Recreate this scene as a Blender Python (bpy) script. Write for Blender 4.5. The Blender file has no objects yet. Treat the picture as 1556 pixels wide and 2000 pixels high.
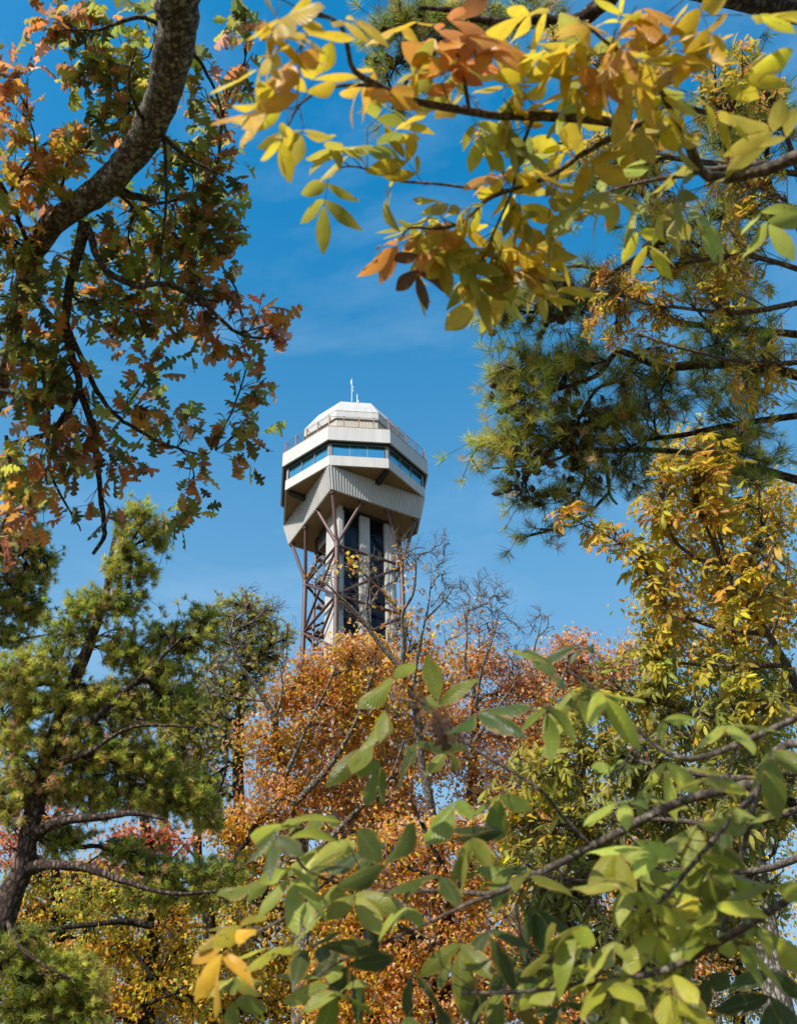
import bpy, math, random
import numpy as np
from mathutils import Vector, Matrix

rng = np.random.default_rng(11)
random.seed(11)
C = bpy.context.scene
COL = C.collection

# ------------------------------------------------------------------ camera
F_PX = 35 / 36 * 2000                 # focal length in pixels of the 2000 px high picture
PITCH, ROLL = 0.6948, 0.0096
CAM = np.array([0.0, 0.0, 1.6])
cd = bpy.data.cameras.new('camera')
cam = bpy.data.objects.new('camera', cd)
COL.objects.link(cam)
C.camera = cam
cd.sensor_fit = 'VERTICAL'
cd.sensor_height = 36
cd.sensor_width = 28
cd.lens = 35
cd.shift_x = 0.056                    # the picture's optical axis sits left of the frame's middle
cd.clip_start = 0.05
cd.clip_end = 9000
cam.matrix_world = (Matrix.Translation(Vector(CAM)) @ Matrix.Rotation(math.pi / 2 + PITCH, 4, 'X')
                    @ Matrix.Rotation(ROLL, 4, 'Z'))
cd.dof.use_dof = True
cd.dof.focus_distance = 26
cd.dof.aperture_fstop = 4.5

# ------------------------------------------------------------------ sky and sun
SUN = Vector((-0.505, -0.590, 0.6297)).normalized()
SUN_EL, SUN_AZ = math.asin(SUN.z), math.atan2(SUN.x, SUN.y)
w = bpy.data.worlds.new('World')
C.world = w
w.use_nodes = True
nt = w.node_tree
nt.nodes.clear()
sky = nt.nodes.new('ShaderNodeTexSky')
sky.sky_type = 'NISHITA'
sky.sun_disc = False
sky.sun_elevation = SUN_EL
sky.sun_rotation = SUN_AZ
sky.altitude = 300
sky.air_density = 1.0
sky.dust_density = 2.0
sky.ozone_density = 2.2
hs = nt.nodes.new('ShaderNodeHueSaturation')
hs.inputs['Hue'].default_value = 0.482
hs.inputs['Saturation'].default_value = 1.48
hs.inputs['Value'].default_value = 1.4
tc = nt.nodes.new('ShaderNodeTexCoord')
mp = nt.nodes.new('ShaderNodeMapping')
mp.inputs['Scale'].default_value = (1.0, 1.6, 3.2)
mp.inputs['Rotation'].default_value = (0.2, 0.1, 0.6)
nz = nt.nodes.new('ShaderNodeTexNoise')
nz.inputs['Scale'].default_value = 2.6
nz.inputs['Detail'].default_value = 9
nz.inputs['Roughness'].default_value = 0.62
nz.inputs['Distortion'].default_value = 0.35
cr = nt.nodes.new('ShaderNodeMapRange')
cr.inputs['From Min'].default_value = 0.47
cr.inputs['From Max'].default_value = 0.85
cr.inputs['To Max'].default_value = 0.2
mix = nt.nodes.new('ShaderNodeMix')
mix.data_type = 'RGBA'
mix.inputs['B'].default_value = (5.2, 6.2, 7.0, 1)     # thin high cirrus
bg = nt.nodes.new('ShaderNodeBackground')
bg.inputs['Strength'].default_value = 0.15
out = nt.nodes.new('ShaderNodeOutputWorld')
L = nt.links.new
L(sky.outputs[0], hs.inputs['Color'])
L(tc.outputs['Generated'], mp.inputs[0]); L(mp.outputs[0], nz.inputs['Vector'])
sx = nt.nodes.new('ShaderNodeSeparateXYZ')             # pale haze thickening towards the horizon
hz = nt.nodes.new('ShaderNodeMapRange')
hz.interpolation_type = 'SMOOTHSTEP'
hz.inputs['From Min'].default_value = 0.92
hz.inputs['From Max'].default_value = 0.18
hz.inputs['To Max'].default_value = 0.85
hm = nt.nodes.new('ShaderNodeMix')
hm.data_type = 'RGBA'
hm.inputs['B'].default_value = (1.9, 2.8, 3.6, 1)
L(tc.outputs['Generated'], sx.inputs[0]); L(sx.outputs['Z'], hz.inputs['Value'])
L(hz.outputs[0], hm.inputs['Factor']); L(hs.outputs[0], hm.inputs['A'])
L(nz.outputs['Fac'], cr.inputs['Value']); L(cr.outputs[0], mix.inputs['Factor'])
L(hm.outputs['Result'], mix.inputs['A']); L(mix.outputs['Result'], bg.inputs['Color'])
L(bg.outputs[0], out.inputs['Surface'])

sl = bpy.data.lights.new('sun', 'SUN')
sl.energy = 5.0
sl.angle = math.radians(0.55)
sl.color = (1.0, 0.94, 0.85)
so = bpy.data.objects.new('sun', sl)
COL.objects.link(so)
so.rotation_euler = SUN.to_track_quat('Z', 'Y').to_euler()
so.location = (-30, -30, 60)

C.view_settings.view_transform = 'Standard'
C.view_settings.look = 'None'
C.view_settings.exposure = 0.38
C.view_settings.gamma = 1
C.view_settings.use_curve_mapping = False
C.cycles.max_bounces = 9
C.cycles.diffuse_bounces = 5
C.cycles.transmission_bounces = 7
C.cycles.sample_clamp_indirect = 8

# ------------------------------------------------------------------ placing helpers
_R = np.array(cam.matrix_world.to_3x3())
def at(px, py, d):
    """World point d metres from the camera in the direction of a pixel of the 1556 x 2000 picture."""
    v = np.array([(px - 666) / F_PX, (1000 - py) / F_PX, -1.0])
    v = _R @ v
    return CAM + v / np.linalg.norm(v) * d

def smooth01(t):
    t = np.clip(t, 0, 1)
    return t * t * (3 - 2 * t)
def ground_z(x, y):
    x = np.asarray(x, float); y = np.asarray(y, float)
    r = np.hypot(x, y - 72)
    hill = 7.0 * smooth01((72 - np.clip(r, 8, 72)) / 58)
    far = -0.02 * np.clip(np.hypot(x, y) - 160, 0, 2000)
    return hill + far + 0.12 * np.sin(x * .5 + 1) * np.cos(y * .43) * smooth01((np.hypot(x, y) - 2) / 8)

# ------------------------------------------------------------------ object helpers
def tag(o, label=None, cat=None, group=None, kind=None):
    if label: o['label'] = label
    if cat: o['category'] = cat
    if group: o['group'] = group
    if kind: o['kind'] = kind
    return o
def thing(name, loc, label, cat, group=None):
    o = bpy.data.objects.new(name, None)
    o.empty_display_size = 0.3
    COL.objects.link(o)
    o.location = loc
    return tag(o, label, cat, group)
def origin(o):
    p = np.zeros(3)
    while o is not None:
        p = p + np.array(o.location)
        o = o.parent
    return p

def np_mesh(name, V, T, smooth=False, attrs=None):
    me = bpy.data.meshes.new(name)
    V = np.ascontiguousarray(V, dtype=np.float32); T = np.ascontiguousarray(T, dtype=np.int32)
    n, k = T.shape
    me.vertices.add(len(V)); me.vertices.foreach_set('co', V.ravel())
    me.loops.add(n * k); me.loops.foreach_set('vertex_index', T.ravel())
    me.polygons.add(n)
    me.polygons.foreach_set('loop_start', np.arange(0, n * k, k, dtype=np.int32))
    me.polygons.foreach_set('loop_total', np.full(n, k, dtype=np.int32))
    me.polygons.foreach_set('use_smooth', np.full(n, bool(smooth)))
    for an, (typ, data) in (attrs or {}).items():
        a = me.attributes.new(an, typ, 'POINT')
        a.data.foreach_set('color' if typ == 'FLOAT_COLOR' else 'vector', np.ascontiguousarray(data, dtype=np.float32).ravel())
    me.update(calc_edges=True)
    return me

class MB:
    """collects quads / triangles in world coordinates, then links them as ONE mesh object"""
    def __init__(s): s.v = []; s.f = []; s.n = 0
    def add(s, V, F):
        V = [tuple(map(float, p)) for p in V]
        s.v += V
        s.f += [tuple(i + s.n for i in f) for f in F]
        s.n += len(V)
    def hexa(s, b, t):
        """solid from four bottom and four top corners in the same turning order"""
        s.add(list(b) + list(t), [(3, 2, 1, 0), (4, 5, 6, 7), (0, 1, 5, 4), (1, 2, 6, 5), (2, 3, 7, 6), (3, 0, 4, 7)])
    def bar(s, p, q, r, k=10, r2=None, cap=True):
        p = np.array(p, float); q = np.array(q, float); r2 = r if r2 is None else r2
        d = q - p; d /= np.linalg.norm(d)
        a = np.cross(d, [0, 0, 1.0])
        if np.linalg.norm(a) < 1e-3: a = np.array([1.0, 0, 0])
        a /= np.linalg.norm(a); b = np.cross(d, a)
        V = [p + r * (math.cos(t) * a + math.sin(t) * b) for t in np.arange(k) * 2 * math.pi / k]
        V += [q + r2 * (math.cos(t) * a + math.sin(t) * b) for t in np.arange(k) * 2 * math.pi / k]
        F = [(i, (i + 1) % k, k + (i + 1) % k, k + i) for i in range(k)]
        if cap: F += [tuple(range(k - 1, -1, -1)), tuple(range(k, 2 * k))]
        s.add(V, F)
    def build(s, name, mat, parent=None, smooth=False):
        me = bpy.data.meshes.new(name)
        off = origin(parent) if parent is not None else np.zeros(3)
        me.from_pydata([tuple(np.array(p) - off) for p in s.v], [], s.f)
        if smooth:
            me.polygons.foreach_set('use_smooth', np.ones(len(me.polygons), bool))
        me.materials.append(mat)
        me.update()
        o = bpy.data.objects.new(name, me)
        COL.objects.link(o)
        o.parent = parent
        return o
def link_mesh(name, me, mat, parent=None):
    if not me.materials: me.materials.append(mat)
    o = bpy.data.objects.new(name, me)
    COL.objects.link(o)
    o.parent = parent
    return o

# ------------------------------------------------------------------ materials
def new_mat(name):
    m = bpy.data.materials.new(name)
    m.use_nodes = True
    return m, m.node_tree, m.node_tree.nodes['Principled BSDF']
def plain(name, col, rough=0.5, spec=0.4, metal=0.0, var=0.12, scale=1.2, bump=0.0, streak=False):
    m, t, b = new_mat(name)
    b.inputs['Roughness'].default_value = rough
    b.inputs['Specular IOR Level'].default_value = spec
    b.inputs['Metallic'].default_value = metal
    tcn = t.nodes.new('ShaderNodeTexCoord')
    n = t.nodes.new('ShaderNodeTexNoise')
    n.inputs['Scale'].default_value = scale
    n.inputs['Detail'].default_value = 7
    n.inputs['Roughness'].default_value = 0.65
    mpn = t.nodes.new('ShaderNodeMapping')
    if streak: mpn.inputs['Scale'].default_value = (2.5, 2.5, 0.25)
    t.links.new(tcn.outputs['Object'], mpn.inputs[0]); t.links.new(mpn.outputs[0], n.inputs['Vector'])
    r = t.nodes.new('ShaderNodeValToRGB')
    r.color_ramp.elements[0].position = 0.3; r.color_ramp.elements[1].position = 0.7
    r.color_ramp.elements[0].color = tuple(c * (1 - var) for c in col) + (1,)
    r.color_ramp.elements[1].color = tuple(min(1, c * (1 + var * .5)) for c in col) + (1,)
    t.links.new(n.outputs['Fac'], r.inputs[0]); t.links.new(r.outputs[0], b.inputs['Base Color'])
    if bump:
        bp = t.nodes.new('ShaderNodeBump'); bp.inputs['Strength'].default_value = bump
        n2 = t.nodes.new('ShaderNodeTexNoise'); n2.inputs['Scale'].default_value = scale * 9; n2.inputs['Detail'].default_value = 4
        t.links.new(tcn.outputs['Object'], n2.inputs['Vector'])
        t.links.new(n2.outputs['Fac'], bp.inputs['Height']); t.links.new(bp.outputs[0], b.inputs['Normal'])
    return m

def bark(name, c1, c2, lichen=0.0, scale=14, lich_col=(0.33, 0.36, 0.28), bump=0.9):
    m, t, b = new_mat(name)
    b.inputs['Roughness'].default_value = 0.9
    b.inputs['Specular IOR Level'].default_value = 0.15
    N = t.nodes.new; K = t.links.new
    tcn = N('ShaderNodeTexCoord')
    mpn = N('ShaderNodeMapping'); mpn.inputs['Scale'].default_value = (1, 1, 0.45)
    K(tcn.outputs['Object'], mpn.inputs[0])
    v = N('ShaderNodeTexVoronoi'); v.feature = 'DISTANCE_TO_EDGE'; v.inputs['Scale'].default_value = scale
    n = N('ShaderNodeTexNoise'); n.inputs['Scale'].default_value = scale * 1.6; n.inputs['Detail'].default_value = 8; n.inputs['Roughness'].default_value = .7
    ad = N('ShaderNodeVectorMath'); ad.operation = 'MULTIPLY_ADD'
    ad.inputs[1].default_value = (1.6 / scale, 1.6 / scale, 1.6 / scale)
    K(mpn.outputs[0], n.inputs['Vector']); K(n.outputs['Color'], ad.inputs[0]); K(mpn.outputs[0], ad.inputs[2]); K(ad.outputs[0], v.inputs['Vector'])
    mr = N('ShaderNodeMapRange'); mr.inputs['From Max'].default_value = 0.22
    K(v.outputs['Distance'], mr.inputs['Value'])
    mx = N('ShaderNodeMix'); mx.data_type = 'RGBA'
    mx.inputs['A'].default_value = tuple(c * .45 for c in c1) + (1,)
    rp = N('ShaderNodeValToRGB'); rp.color_ramp.elements[0].position = .35; rp.color_ramp.elements[1].position = .68
    rp.color_ramp.elements[0].color = c1 + (1,); rp.color_ramp.elements[1].color = c2 + (1,)
    K(n.outputs['Fac'], rp.inputs[0]); K(mr.outputs[0], mx.inputs['Factor']); K(rp.outputs[0], mx.inputs['B'])
    last = mx.outputs['Result']
    if lichen:
        n3 = N('ShaderNodeTexNoise'); n3.inputs['Scale'].default_value = scale * .9; n3.inputs['Detail'].default_value = 9; n3.inputs['Roughness'].default_value = .75
        K(tcn.outputs['Object'], n3.inputs['Vector'])
        m3 = N('ShaderNodeMapRange'); m3.inputs['From Min'].default_value = .62 - lichen * .2; m3.inputs['From Max'].default_value = .68 - lichen * .2
        K(n3.outputs['Fac'], m3.inputs['Value'])
        x3 = N('ShaderNodeMix'); x3.data_type = 'RGBA'; x3.inputs['B'].default_value = lich_col + (1,)
        K(m3.outputs[0], x3.inputs['Factor']); K(last, x3.inputs['A']); last = x3.outputs['Result']
    K(last, b.inputs['Base Color'])
    bp = N('ShaderNodeBump'); bp.inputs['Strength'].default_value = bump; bp.inputs['Distance'].default_value = .03
    sm = N('ShaderNodeMath'); sm.operation = 'ADD'
    K(mr.outputs[0], sm.inputs[0]); K(n.outputs['Fac'], sm.inputs[1]); K(sm.outputs[0], bp.inputs['Height']); K(bp.outputs[0], b.inputs['Normal'])
    return m

def leaf_mat(name, source, transl=0.42, rough=0.42, veins=True, edge=(0.30, 0.13, 0.03), edge_amt=0.7, spec=0.35, blotch=16):
    """source 'attr': colour from the mesh attribute tint; 'object': from the object's own colour"""
    m, t, b = new_mat(name)
    N = t.nodes.new; K = t.links.new
    if source == 'attr':
        a = N('ShaderNodeAttribute'); a.attribute_name = 'tint'; col = a.outputs['Color']
    else:
        a = N('ShaderNodeObjectInfo'); col = a.outputs['Color']
    geo = N('ShaderNodeNewGeometry')
    n = N('ShaderNodeTexNoise'); n.inputs['Scale'].default_value = blotch; n.inputs['Detail'].default_value = 6; n.inputs['Roughness'].default_value = .7
    K(geo.outputs['Position'], n.inputs['Vector'])
    hv = N('ShaderNodeHueSaturation')
    vr = N('ShaderNodeMapRange'); vr.inputs['From Min'].default_value = .25; vr.inputs['From Max'].default_value = .75
    vr.inputs['To Min'].default_value = .72; vr.inputs['To Max'].default_value = 1.25
    K(n.outputs['Fac'], vr.inputs['Value']); K(vr.outputs[0], hv.inputs['Value']); K(col, hv.inputs['Color'])
    last = hv.outputs[0]
    if veins:
        uv = N('ShaderNodeAttribute'); uv.attribute_name = 'luv'
        sp = N('ShaderNodeSeparateXYZ'); K(uv.outputs['Vector'], sp.inputs[0])
        ab = N('ShaderNodeMath'); ab.operation = 'ABSOLUTE'; K(sp.outputs['X'], ab.inputs[0])
        # browned, uneven margin
        ed = N('ShaderNodeMath'); ed.operation = 'MULTIPLY_ADD'; ed.inputs[1].default_value = 1.1
        nb = N('ShaderNodeTexNoise'); nb.inputs['Scale'].default_value = 30; nb.inputs['Detail'].default_value = 5
        K(geo.outputs['Position'], nb.inputs['Vector'])
        K(nb.outputs['Fac'], ed.inputs[0]); K(ab.outputs[0], ed.inputs[2])
        em = N('ShaderNodeMapRange'); em.inputs['From Min'].default_value = 1.32; em.inputs['From Max'].default_value = 1.62; em.inputs['To Max'].default_value = edge_amt
        K(ed.outputs[0], em.inputs['Value'])
        xe = N('ShaderNodeMix'); xe.data_type = 'RGBA'; xe.inputs['B'].default_value = edge + (1,)
        K(em.outputs[0], xe.inputs['Factor']); K(last, xe.inputs['A']); last = xe.outputs['Result']
        # small brown spots
        ns = N('ShaderNodeTexNoise'); ns.inputs['Scale'].default_value = 95; ns.inputs['Detail'].default_value = 2
        K(geo.outputs['Position'], ns.inputs['Vector'])
        sm_ = N('ShaderNodeMapRange'); sm_.inputs['From Min'].default_value = .67; sm_.inputs['From Max'].default_value = .73; sm_.inputs['To Max'].default_value = .75
        K(ns.outputs['Fac'], sm_.inputs['Value'])
        xs = N('ShaderNodeMix'); xs.data_type = 'RGBA'; xs.inputs['B'].default_value = (.12, .06, .02, 1)
        K(sm_.outputs[0], xs.inputs['Factor']); K(last, xs.inputs['A']); last = xs.outputs['Result']
        # midrib and side veins, a little paler
        mr = N('ShaderNodeMapRange'); mr.inputs['From Min'].default_value = .045; mr.inputs['From Max'].default_value = .015; mr.inputs['To Max'].default_value = .5
        K(ab.outputs[0], mr.inputs['Value'])
        sv = N('ShaderNodeMath'); sv.operation = 'MULTIPLY_ADD'; sv.inputs[1].default_value = 62
        s2 = N('ShaderNodeMath'); s2.operation = 'MULTIPLY'; s2.inputs[1].default_value = -19
        K(ab.outputs[0], s2.inputs[0]); K(sp.outputs['Y'], sv.inputs[0]); K(s2.outputs[0], sv.inputs[2])
        sn = N('ShaderNodeMath'); sn.operation = 'SINE'; K(sv.outputs[0], sn.inputs[0])
        sr = N('ShaderNodeMapRange'); sr.inputs['From Min'].default_value = .86; sr.inputs['From Max'].default_value = 1; sr.inputs['To Max'].default_value = .22
        K(sn.outputs[0], sr.inputs['Value'])
        mxx = N('ShaderNodeMath'); mxx.operation = 'MAXIMUM'; K(mr.outputs[0], mxx.inputs[0]); K(sr.outputs[0], mxx.inputs[1])
        lt = N('ShaderNodeMix'); lt.data_type = 'RGBA'; lt.blend_type = 'SCREEN'; lt.inputs['B'].default_value = (.22, .2, .08, 1)
        K(mxx.outputs[0], lt.inputs['Factor']); K(last, lt.inputs['A']); last = lt.outputs['Result']
        bp = N('ShaderNodeBump'); bp.inputs['Strength'].default_value = .35; bp.inputs['Distance'].default_value = .003
        K(sn.outputs[0], bp.inputs['Height']); K(bp.outputs[0], b.inputs['Normal'])
    K(last, b.inputs['Base Color'])
    b.inputs['Roughness'].default_value = rough
    b.inputs['Specular IOR Level'].default_value = spec
    tr = N('ShaderNodeBsdfTranslucent')
    g = N('ShaderNodeGamma'); g.inputs['Gamma'].default_value = .85
    K(last, g.inputs[0]); K(g.outputs[0], tr.inputs['Color'])
    ms = N('ShaderNodeMixShader'); ms.inputs[0].default_value = transl
    K(b.outputs[0], ms.inputs[1]); K(tr.outputs[0], ms.inputs[2])
    K(ms.outputs[0], t.nodes['Material Output'].inputs['Surface'])
    return m

M = {}
M['white'] = plain('white_metal_siding', (0.47, 0.462, 0.44), .45, .4, var=.14, scale=.6, streak=True)
M['siding'] = plain('ribbed_siding', (0.43, 0.425, 0.405), .5, .35, var=.14, scale=.5, streak=True)
M['soffit'] = plain('tan_soffit', (0.27, 0.185, 0.105), .6, .3, var=.12, scale=1.0)
M['beige'] = plain('beige_wall', (0.46, 0.43, 0.36), .7, .3, var=.1)
M['darksteel'] = plain('dark_bronze', (0.030, 0.024, 0.026), .5, .4, var=.2)
M['frame'] = plain('grey_window_frame', (0.20, 0.19, 0.20), .45, .5, var=.1)
M['brown'] = plain('brown_painted_steel', (0.095, 0.042, 0.034), .5, .45, var=.3, scale=1.5, bump=.05, streak=True)
M['rail'] = plain('rust_brown_rail', (0.30, 0.17, 0.13), .6, .3, var=.2)
M['cable'] = plain('grey_cable', (0.22, 0.22, 0.24), .4, .5)
M['deck'] = plain('concrete_deck', (0.35, 0.34, 0.31), .8, .2, bump=.1)
M['stair'] = plain('stair_steel', (0.17, 0.15, 0.145), .5, .4, var=.25)
M['antenna'] = plain('antenna_white', (0.75, 0.75, 0.74), .4, .4)
m, t_, b_ = new_mat('reflective_blue_glass')
b_.inputs['Base Color'].default_value = (0.12, 0.42, 0.54, 1); b_.inputs['Metallic'].default_value = .92; b_.inputs['Roughness'].default_value = .04
bn_ = t_.nodes.new('ShaderNodeTexNoise'); bn_.inputs['Scale'].default_value = .45; bn_.inputs['Detail'].default_value = 2
bc_ = t_.nodes.new('ShaderNodeNewGeometry'); bb_ = t_.nodes.new('ShaderNodeBump'); bb_.inputs['Strength'].default_value = .25; bb_.inputs['Distance'].default_value = .25
t_.links.new(bc_.outputs['Position'], bn_.inputs['Vector']); t_.links.new(bn_.outputs['Fac'], bb_.inputs['Height']); t_.links.new(bb_.outputs[0], b_.inputs['Normal'])
M['glass'] = m
m, t_, b_ = new_mat('dark_shaft_glass')
b_.inputs['Base Color'].default_value = (0.006, 0.007, 0.012, 1); b_.inputs['Roughness'].default_value = .12; b_.inputs['Specular IOR Level'].default_value = .22
M['darkglass'] = m
M['bark_oak'] = bark('oak_bark', (0.19, 0.14, 0.105), (0.36, 0.285, 0.22), lichen=.55, scale=26, lich_col=(0.42, 0.42, 0.32))
M['twig_oak'] = bark('oak_twig_bark', (0.11, 0.08, 0.06), (0.22, 0.17, 0.135), lichen=.4, scale=40)
M['bark_pine'] = bark('pine_bark', (0.10, 0.066, 0.05), (0.22, 0.17, 0.14), scale=15)
M['twig_pine'] = bark('pine_twig_bark', (0.07, 0.05, 0.042), (0.15, 0.105, 0.08), scale=30)
M['bark_hick'] = bark('hickory_twig_bark', (0.11, 0.085, 0.07), (0.22, 0.18, 0.15), lichen=.15, scale=45, bump=.4)
M['bark_grey'] = bark('grey_bark', (0.17, 0.145, 0.12), (0.40, 0.36, 0.31), lichen=.2, scale=15)
M['bark_dark'] = bark('dark_bark', (0.035, 0.028, 0.022), (0.09, 0.075, 0.06), scale=15)
M['leaf_obj'] = leaf_mat('hickory_leaflet', 'object', .46, .36, spec=.38, edge=(.42, .24, .05))
M['leaf_att'] = leaf_mat('hickory_leaflets', 'attr', .46, .36, spec=.38, edge=(.42, .24, .05))
M['oak_obj'] = leaf_mat('oak_leaf', 'object', .54, .42, spec=.3, edge=(0.20, 0.07, 0.03), edge_amt=.8)
M['oak_att'] = leaf_mat('oak_leaves', 'attr', .54, .42, spec=.3, edge=(0.20, 0.07, 0.03), edge_amt=.8)
M['small'] = leaf_mat('small_autumn_leaves', 'attr', .5, .5, veins=False, blotch=5)
M['needle'] = leaf_mat('pine_needles', 'attr', .42, .45, veins=False, blotch=3, spec=.3)
M['needle_o'] = leaf_mat('pine_needle_tuft', 'object', .42, .45, veins=False, blotch=3, spec=.3)
M['cone'] = plain('pine_cone_scales', (0.085, 0.052, 0.036), .75, .2, var=.35, scale=60)

m, t_, b_ = new_mat('leaf_litter_ground')
b_.inputs['Roughness'].default_value = .95
n_ = t_.nodes.new('ShaderNodeTexNoise'); n_.inputs['Scale'].default_value = 5; n_.inputs['Detail'].default_value = 12
g_ = t_.nodes.new('ShaderNodeNewGeometry'); r_ = t_.nodes.new('ShaderNodeValToRGB')
r_.color_ramp.elements[0].color = (.045, .03, .018, 1); r_.color_ramp.elements[1].color = (.20, .10, .035, 1)
e_ = r_.color_ramp.elements.new(.5); e_.color = (.09, .075, .03, 1)
t_.links.new(g_.outputs['Position'], n_.inputs['Vector']); t_.links.new(n_.outputs['Fac'], r_.inputs[0]); t_.links.new(r_.outputs[0], b_.inputs['Base Color'])
M['ground'] = m

# ------------------------------------------------------------------ ground: one sheet to the horizon
rr = np.concatenate([[0.0], np.geomspace(1.0, 4000, 90)])
aa = np.linspace(0, 2 * np.pi, 97)[:-1]
V = [[0, 20, 0]]; 
for r in rr[1:]:
    for a in aa: V.append([r * math.cos(a), 20 + r * math.sin(a), 0])
V = np.array(V); V[:, 2] = ground_z(V[:, 0], V[:, 1])
T = []
na = len(aa)
for j in range(na): T.append((0, 1 + j, 1 + (j + 1) % na))
for i in range(len(rr) - 2):
    for j in range(na):
        a, b = 1 + i * na + j, 1 + i * na + (j + 1) % na
        T += [(a, a + na, b + na), (a, b + na, b)]
tag(link_mesh('ground', np_mesh('ground', V, np.array(T), True), M['ground']), 'forest floor rising to the foot of the tower', kind='structure')

# ------------------------------------------------------------------ the observation tower
DIST, BEAR, YAW = 72.0565, 0.0154, -1.8949
TC = np.array([DIST * math.sin(BEAR), DIST * math.cos(BEAR)])
GZ = float(ground_z(*TC))
L0, L1, L2, L3, LS, LR, LT, LE = 61.585, 62.737, 64.335, 66.031, 59.240, 67.59, 72.68, 70.09
RL, RU, RS, RT, RE = 7.0, 7.4165, 6.3488, 3.92, 5.32
LV = 5.222
N1 = 54.339
tower = thing('observation_tower', (TC[0], TC[1], GZ), 'white octagonal observation tower on a brown steel frame rising above the trees', 'tower')
def ov(k, r, z):                       # octagon corner k (0 is the near left corner, counted clockwise seen from below)
    a = YAW - k * math.pi / 4
    return np.array([TC[0] + r * math.cos(a), TC[1] + r * math.sin(a), z])
E0 = np.array([math.cos(YAW), math.sin(YAW)]); ER = np.array([math.cos(YAW + math.pi / 2), math.sin(YAW + math.pi / 2)])
FU, FV = (ER - E0) / math.sqrt(2), (-ER - E0) / math.sqrt(2)
def uv(u, v, z):
    p = TC + u * FU + v * FV
    return np.array([p[0], p[1], z])
def lerp(a, b, t): return a + (b - a) * t

def ribbed(mb, a0, b0, a1, b1, n, depth, inward, thick=.12, prof=((0, 0), (.62, 0), (.68, 1), (.94, 1))):
    """wall between bottom edge a0-b0 and top edge a1-b1, n raised ribs on its outer face, solid behind"""
    o = -inward / np.linalg.norm(inward)
    ts, hs_ = [], []
    for i in range(n):
        for dt, h in prof:
            ts.append((i + dt) / n); hs_.append(h)
    ts.append(1.0); hs_.append(0)
    B = [lerp(a0, b0, t) + o * depth * h for t, h in zip(ts, hs_)]
    Tp = [lerp(a1, b1, t) + o * depth * h for t, h in zip(ts, hs_)]
    k = len(ts)
    Bi = [lerp(a0, b0, t) - o * thick for t in ts]; Ti = [lerp(a1, b1, t) - o * thick for t in ts]
    F = []
    for i in range(k - 1):
        F += [(i, i + 1, k + i + 1, k + i), (2 * k + i + 1, 2 * k + i, 3 * k + i, 3 * k + i + 1),
              (i + 1, i, 2 * k + i, 2 * k + i + 1), (k + i, k + i + 1, 3 * k + i + 1, 3 * k + i)]
    F += [(0, k, 3 * k, 2 * k), (k - 1, 3 * k - 1, 4 * k - 1, 2 * k - 1)]
    mb.add(B + Tp + Bi + Ti, F)

def inward_of(k):
    mid = (ov(k, 1, 0) + ov(k + 1, 1, 0)) / 2
    d = np.array([TC[0], TC[1], 0]) - mid
    return d
for k in range(8):
    inn = inward_of(k)
    u = inn / np.linalg.norm(inn)
    for r0, r1, z0, z1 in ((RU, RU, L2, L3), (RL, RL, L0, L1)):
        mb = MB()
        ribbed(mb, ov(k, r0, z0), ov(k + 1, r0, z0), ov(k, r1, z1), ov(k + 1, r1, z1), 3, .006, inn, .15, ((0, 0), (.004, 1), (.996, 1), (.998, 0)))
        mb.build('fascia_panel', M['white'], tower)
    # window: frame, three panes, two mullions
    RW = RL - .08
    mb = MB()
    a, b = ov(k, RW, L1), ov(k + 1, RW, L1)
    ah, bh = ov(k, RW, L2), ov(k + 1, RW, L2)
    d = (b - a) / np.linalg.norm(b - a)
    def prism(mb, p0, p1, q0, q1, th):   # slab between edges p0-p1 (bottom) and q0-q1 (top), th thick inward
        mb.hexa([p0, p1, p1 + u * th, p0 + u * th], [q0, q1, q1 + u * th, q0 + u * th])
    zz = np.array([0, 0, 1.0])
    prism(mb, a, b, a + zz * .10, b + zz * .10, .2)
    prism(mb, ah - zz * .08, bh - zz * .08, ah - zz * .003, bh - zz * .003, .2)
    win = mb.build('window', M['frame'], tower)
    LWIN = np.linalg.norm(b - a)
    e = .27                              # corner post half width
    for i in range(3):
        p0 = a + d * (e + (LWIN - 2 * e) * i / 3 + .03) + u * .06; p1 = a + d * (e + (LWIN - 2 * e) * (i + 1) / 3 - .03) + u * .06
        mb = MB(); prism(mb, p0 + zz * .1, p1 + zz * .1, p0 + zz * (L2 - L1 - .08), p1 + zz * (L2 - L1 - .08), .03)
        mb.build('pane', M['glass'], win)
    for i in (1, 2):
        p0 = a + d * (e + (LWIN - 2 * e) * i / 3 - .035); p1 = p0 + d * .07
        mb = MB(); prism(mb, p0 + zz * .1, p1 + zz * .1, p0 + zz * (L2 - L1 - .08), p1 + zz * (L2 - L1 - .08), .1)
        mb.build('mullion', M['frame'], win)
    # corner post of the window band
    c0 = ov(k, RW, L1 + .1)
    dl = ov(k - 1, RW, L1 + .1) - c0; dl /= np.linalg.norm(dl)
    dr = ov(k + 1, RW, L1 + .1) - c0; dr /= np.linalg.norm(dr)
    hz = zz * (L2 - L1 - .18)
    inc = np.array([TC[0], TC[1], c0[2]]) - c0; inc /= np.linalg.norm(inc)
    base = [c0 - inc * .02, c0 + dr * (e - .02) - inc * .012, c0 + inc * .3, c0 + dl * (e - .02) - inc * .012]
    mb = MB(); mb.hexa(base, [p + hz for p in base]); mb.build('corner_post', M['frame'], tower)

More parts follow.
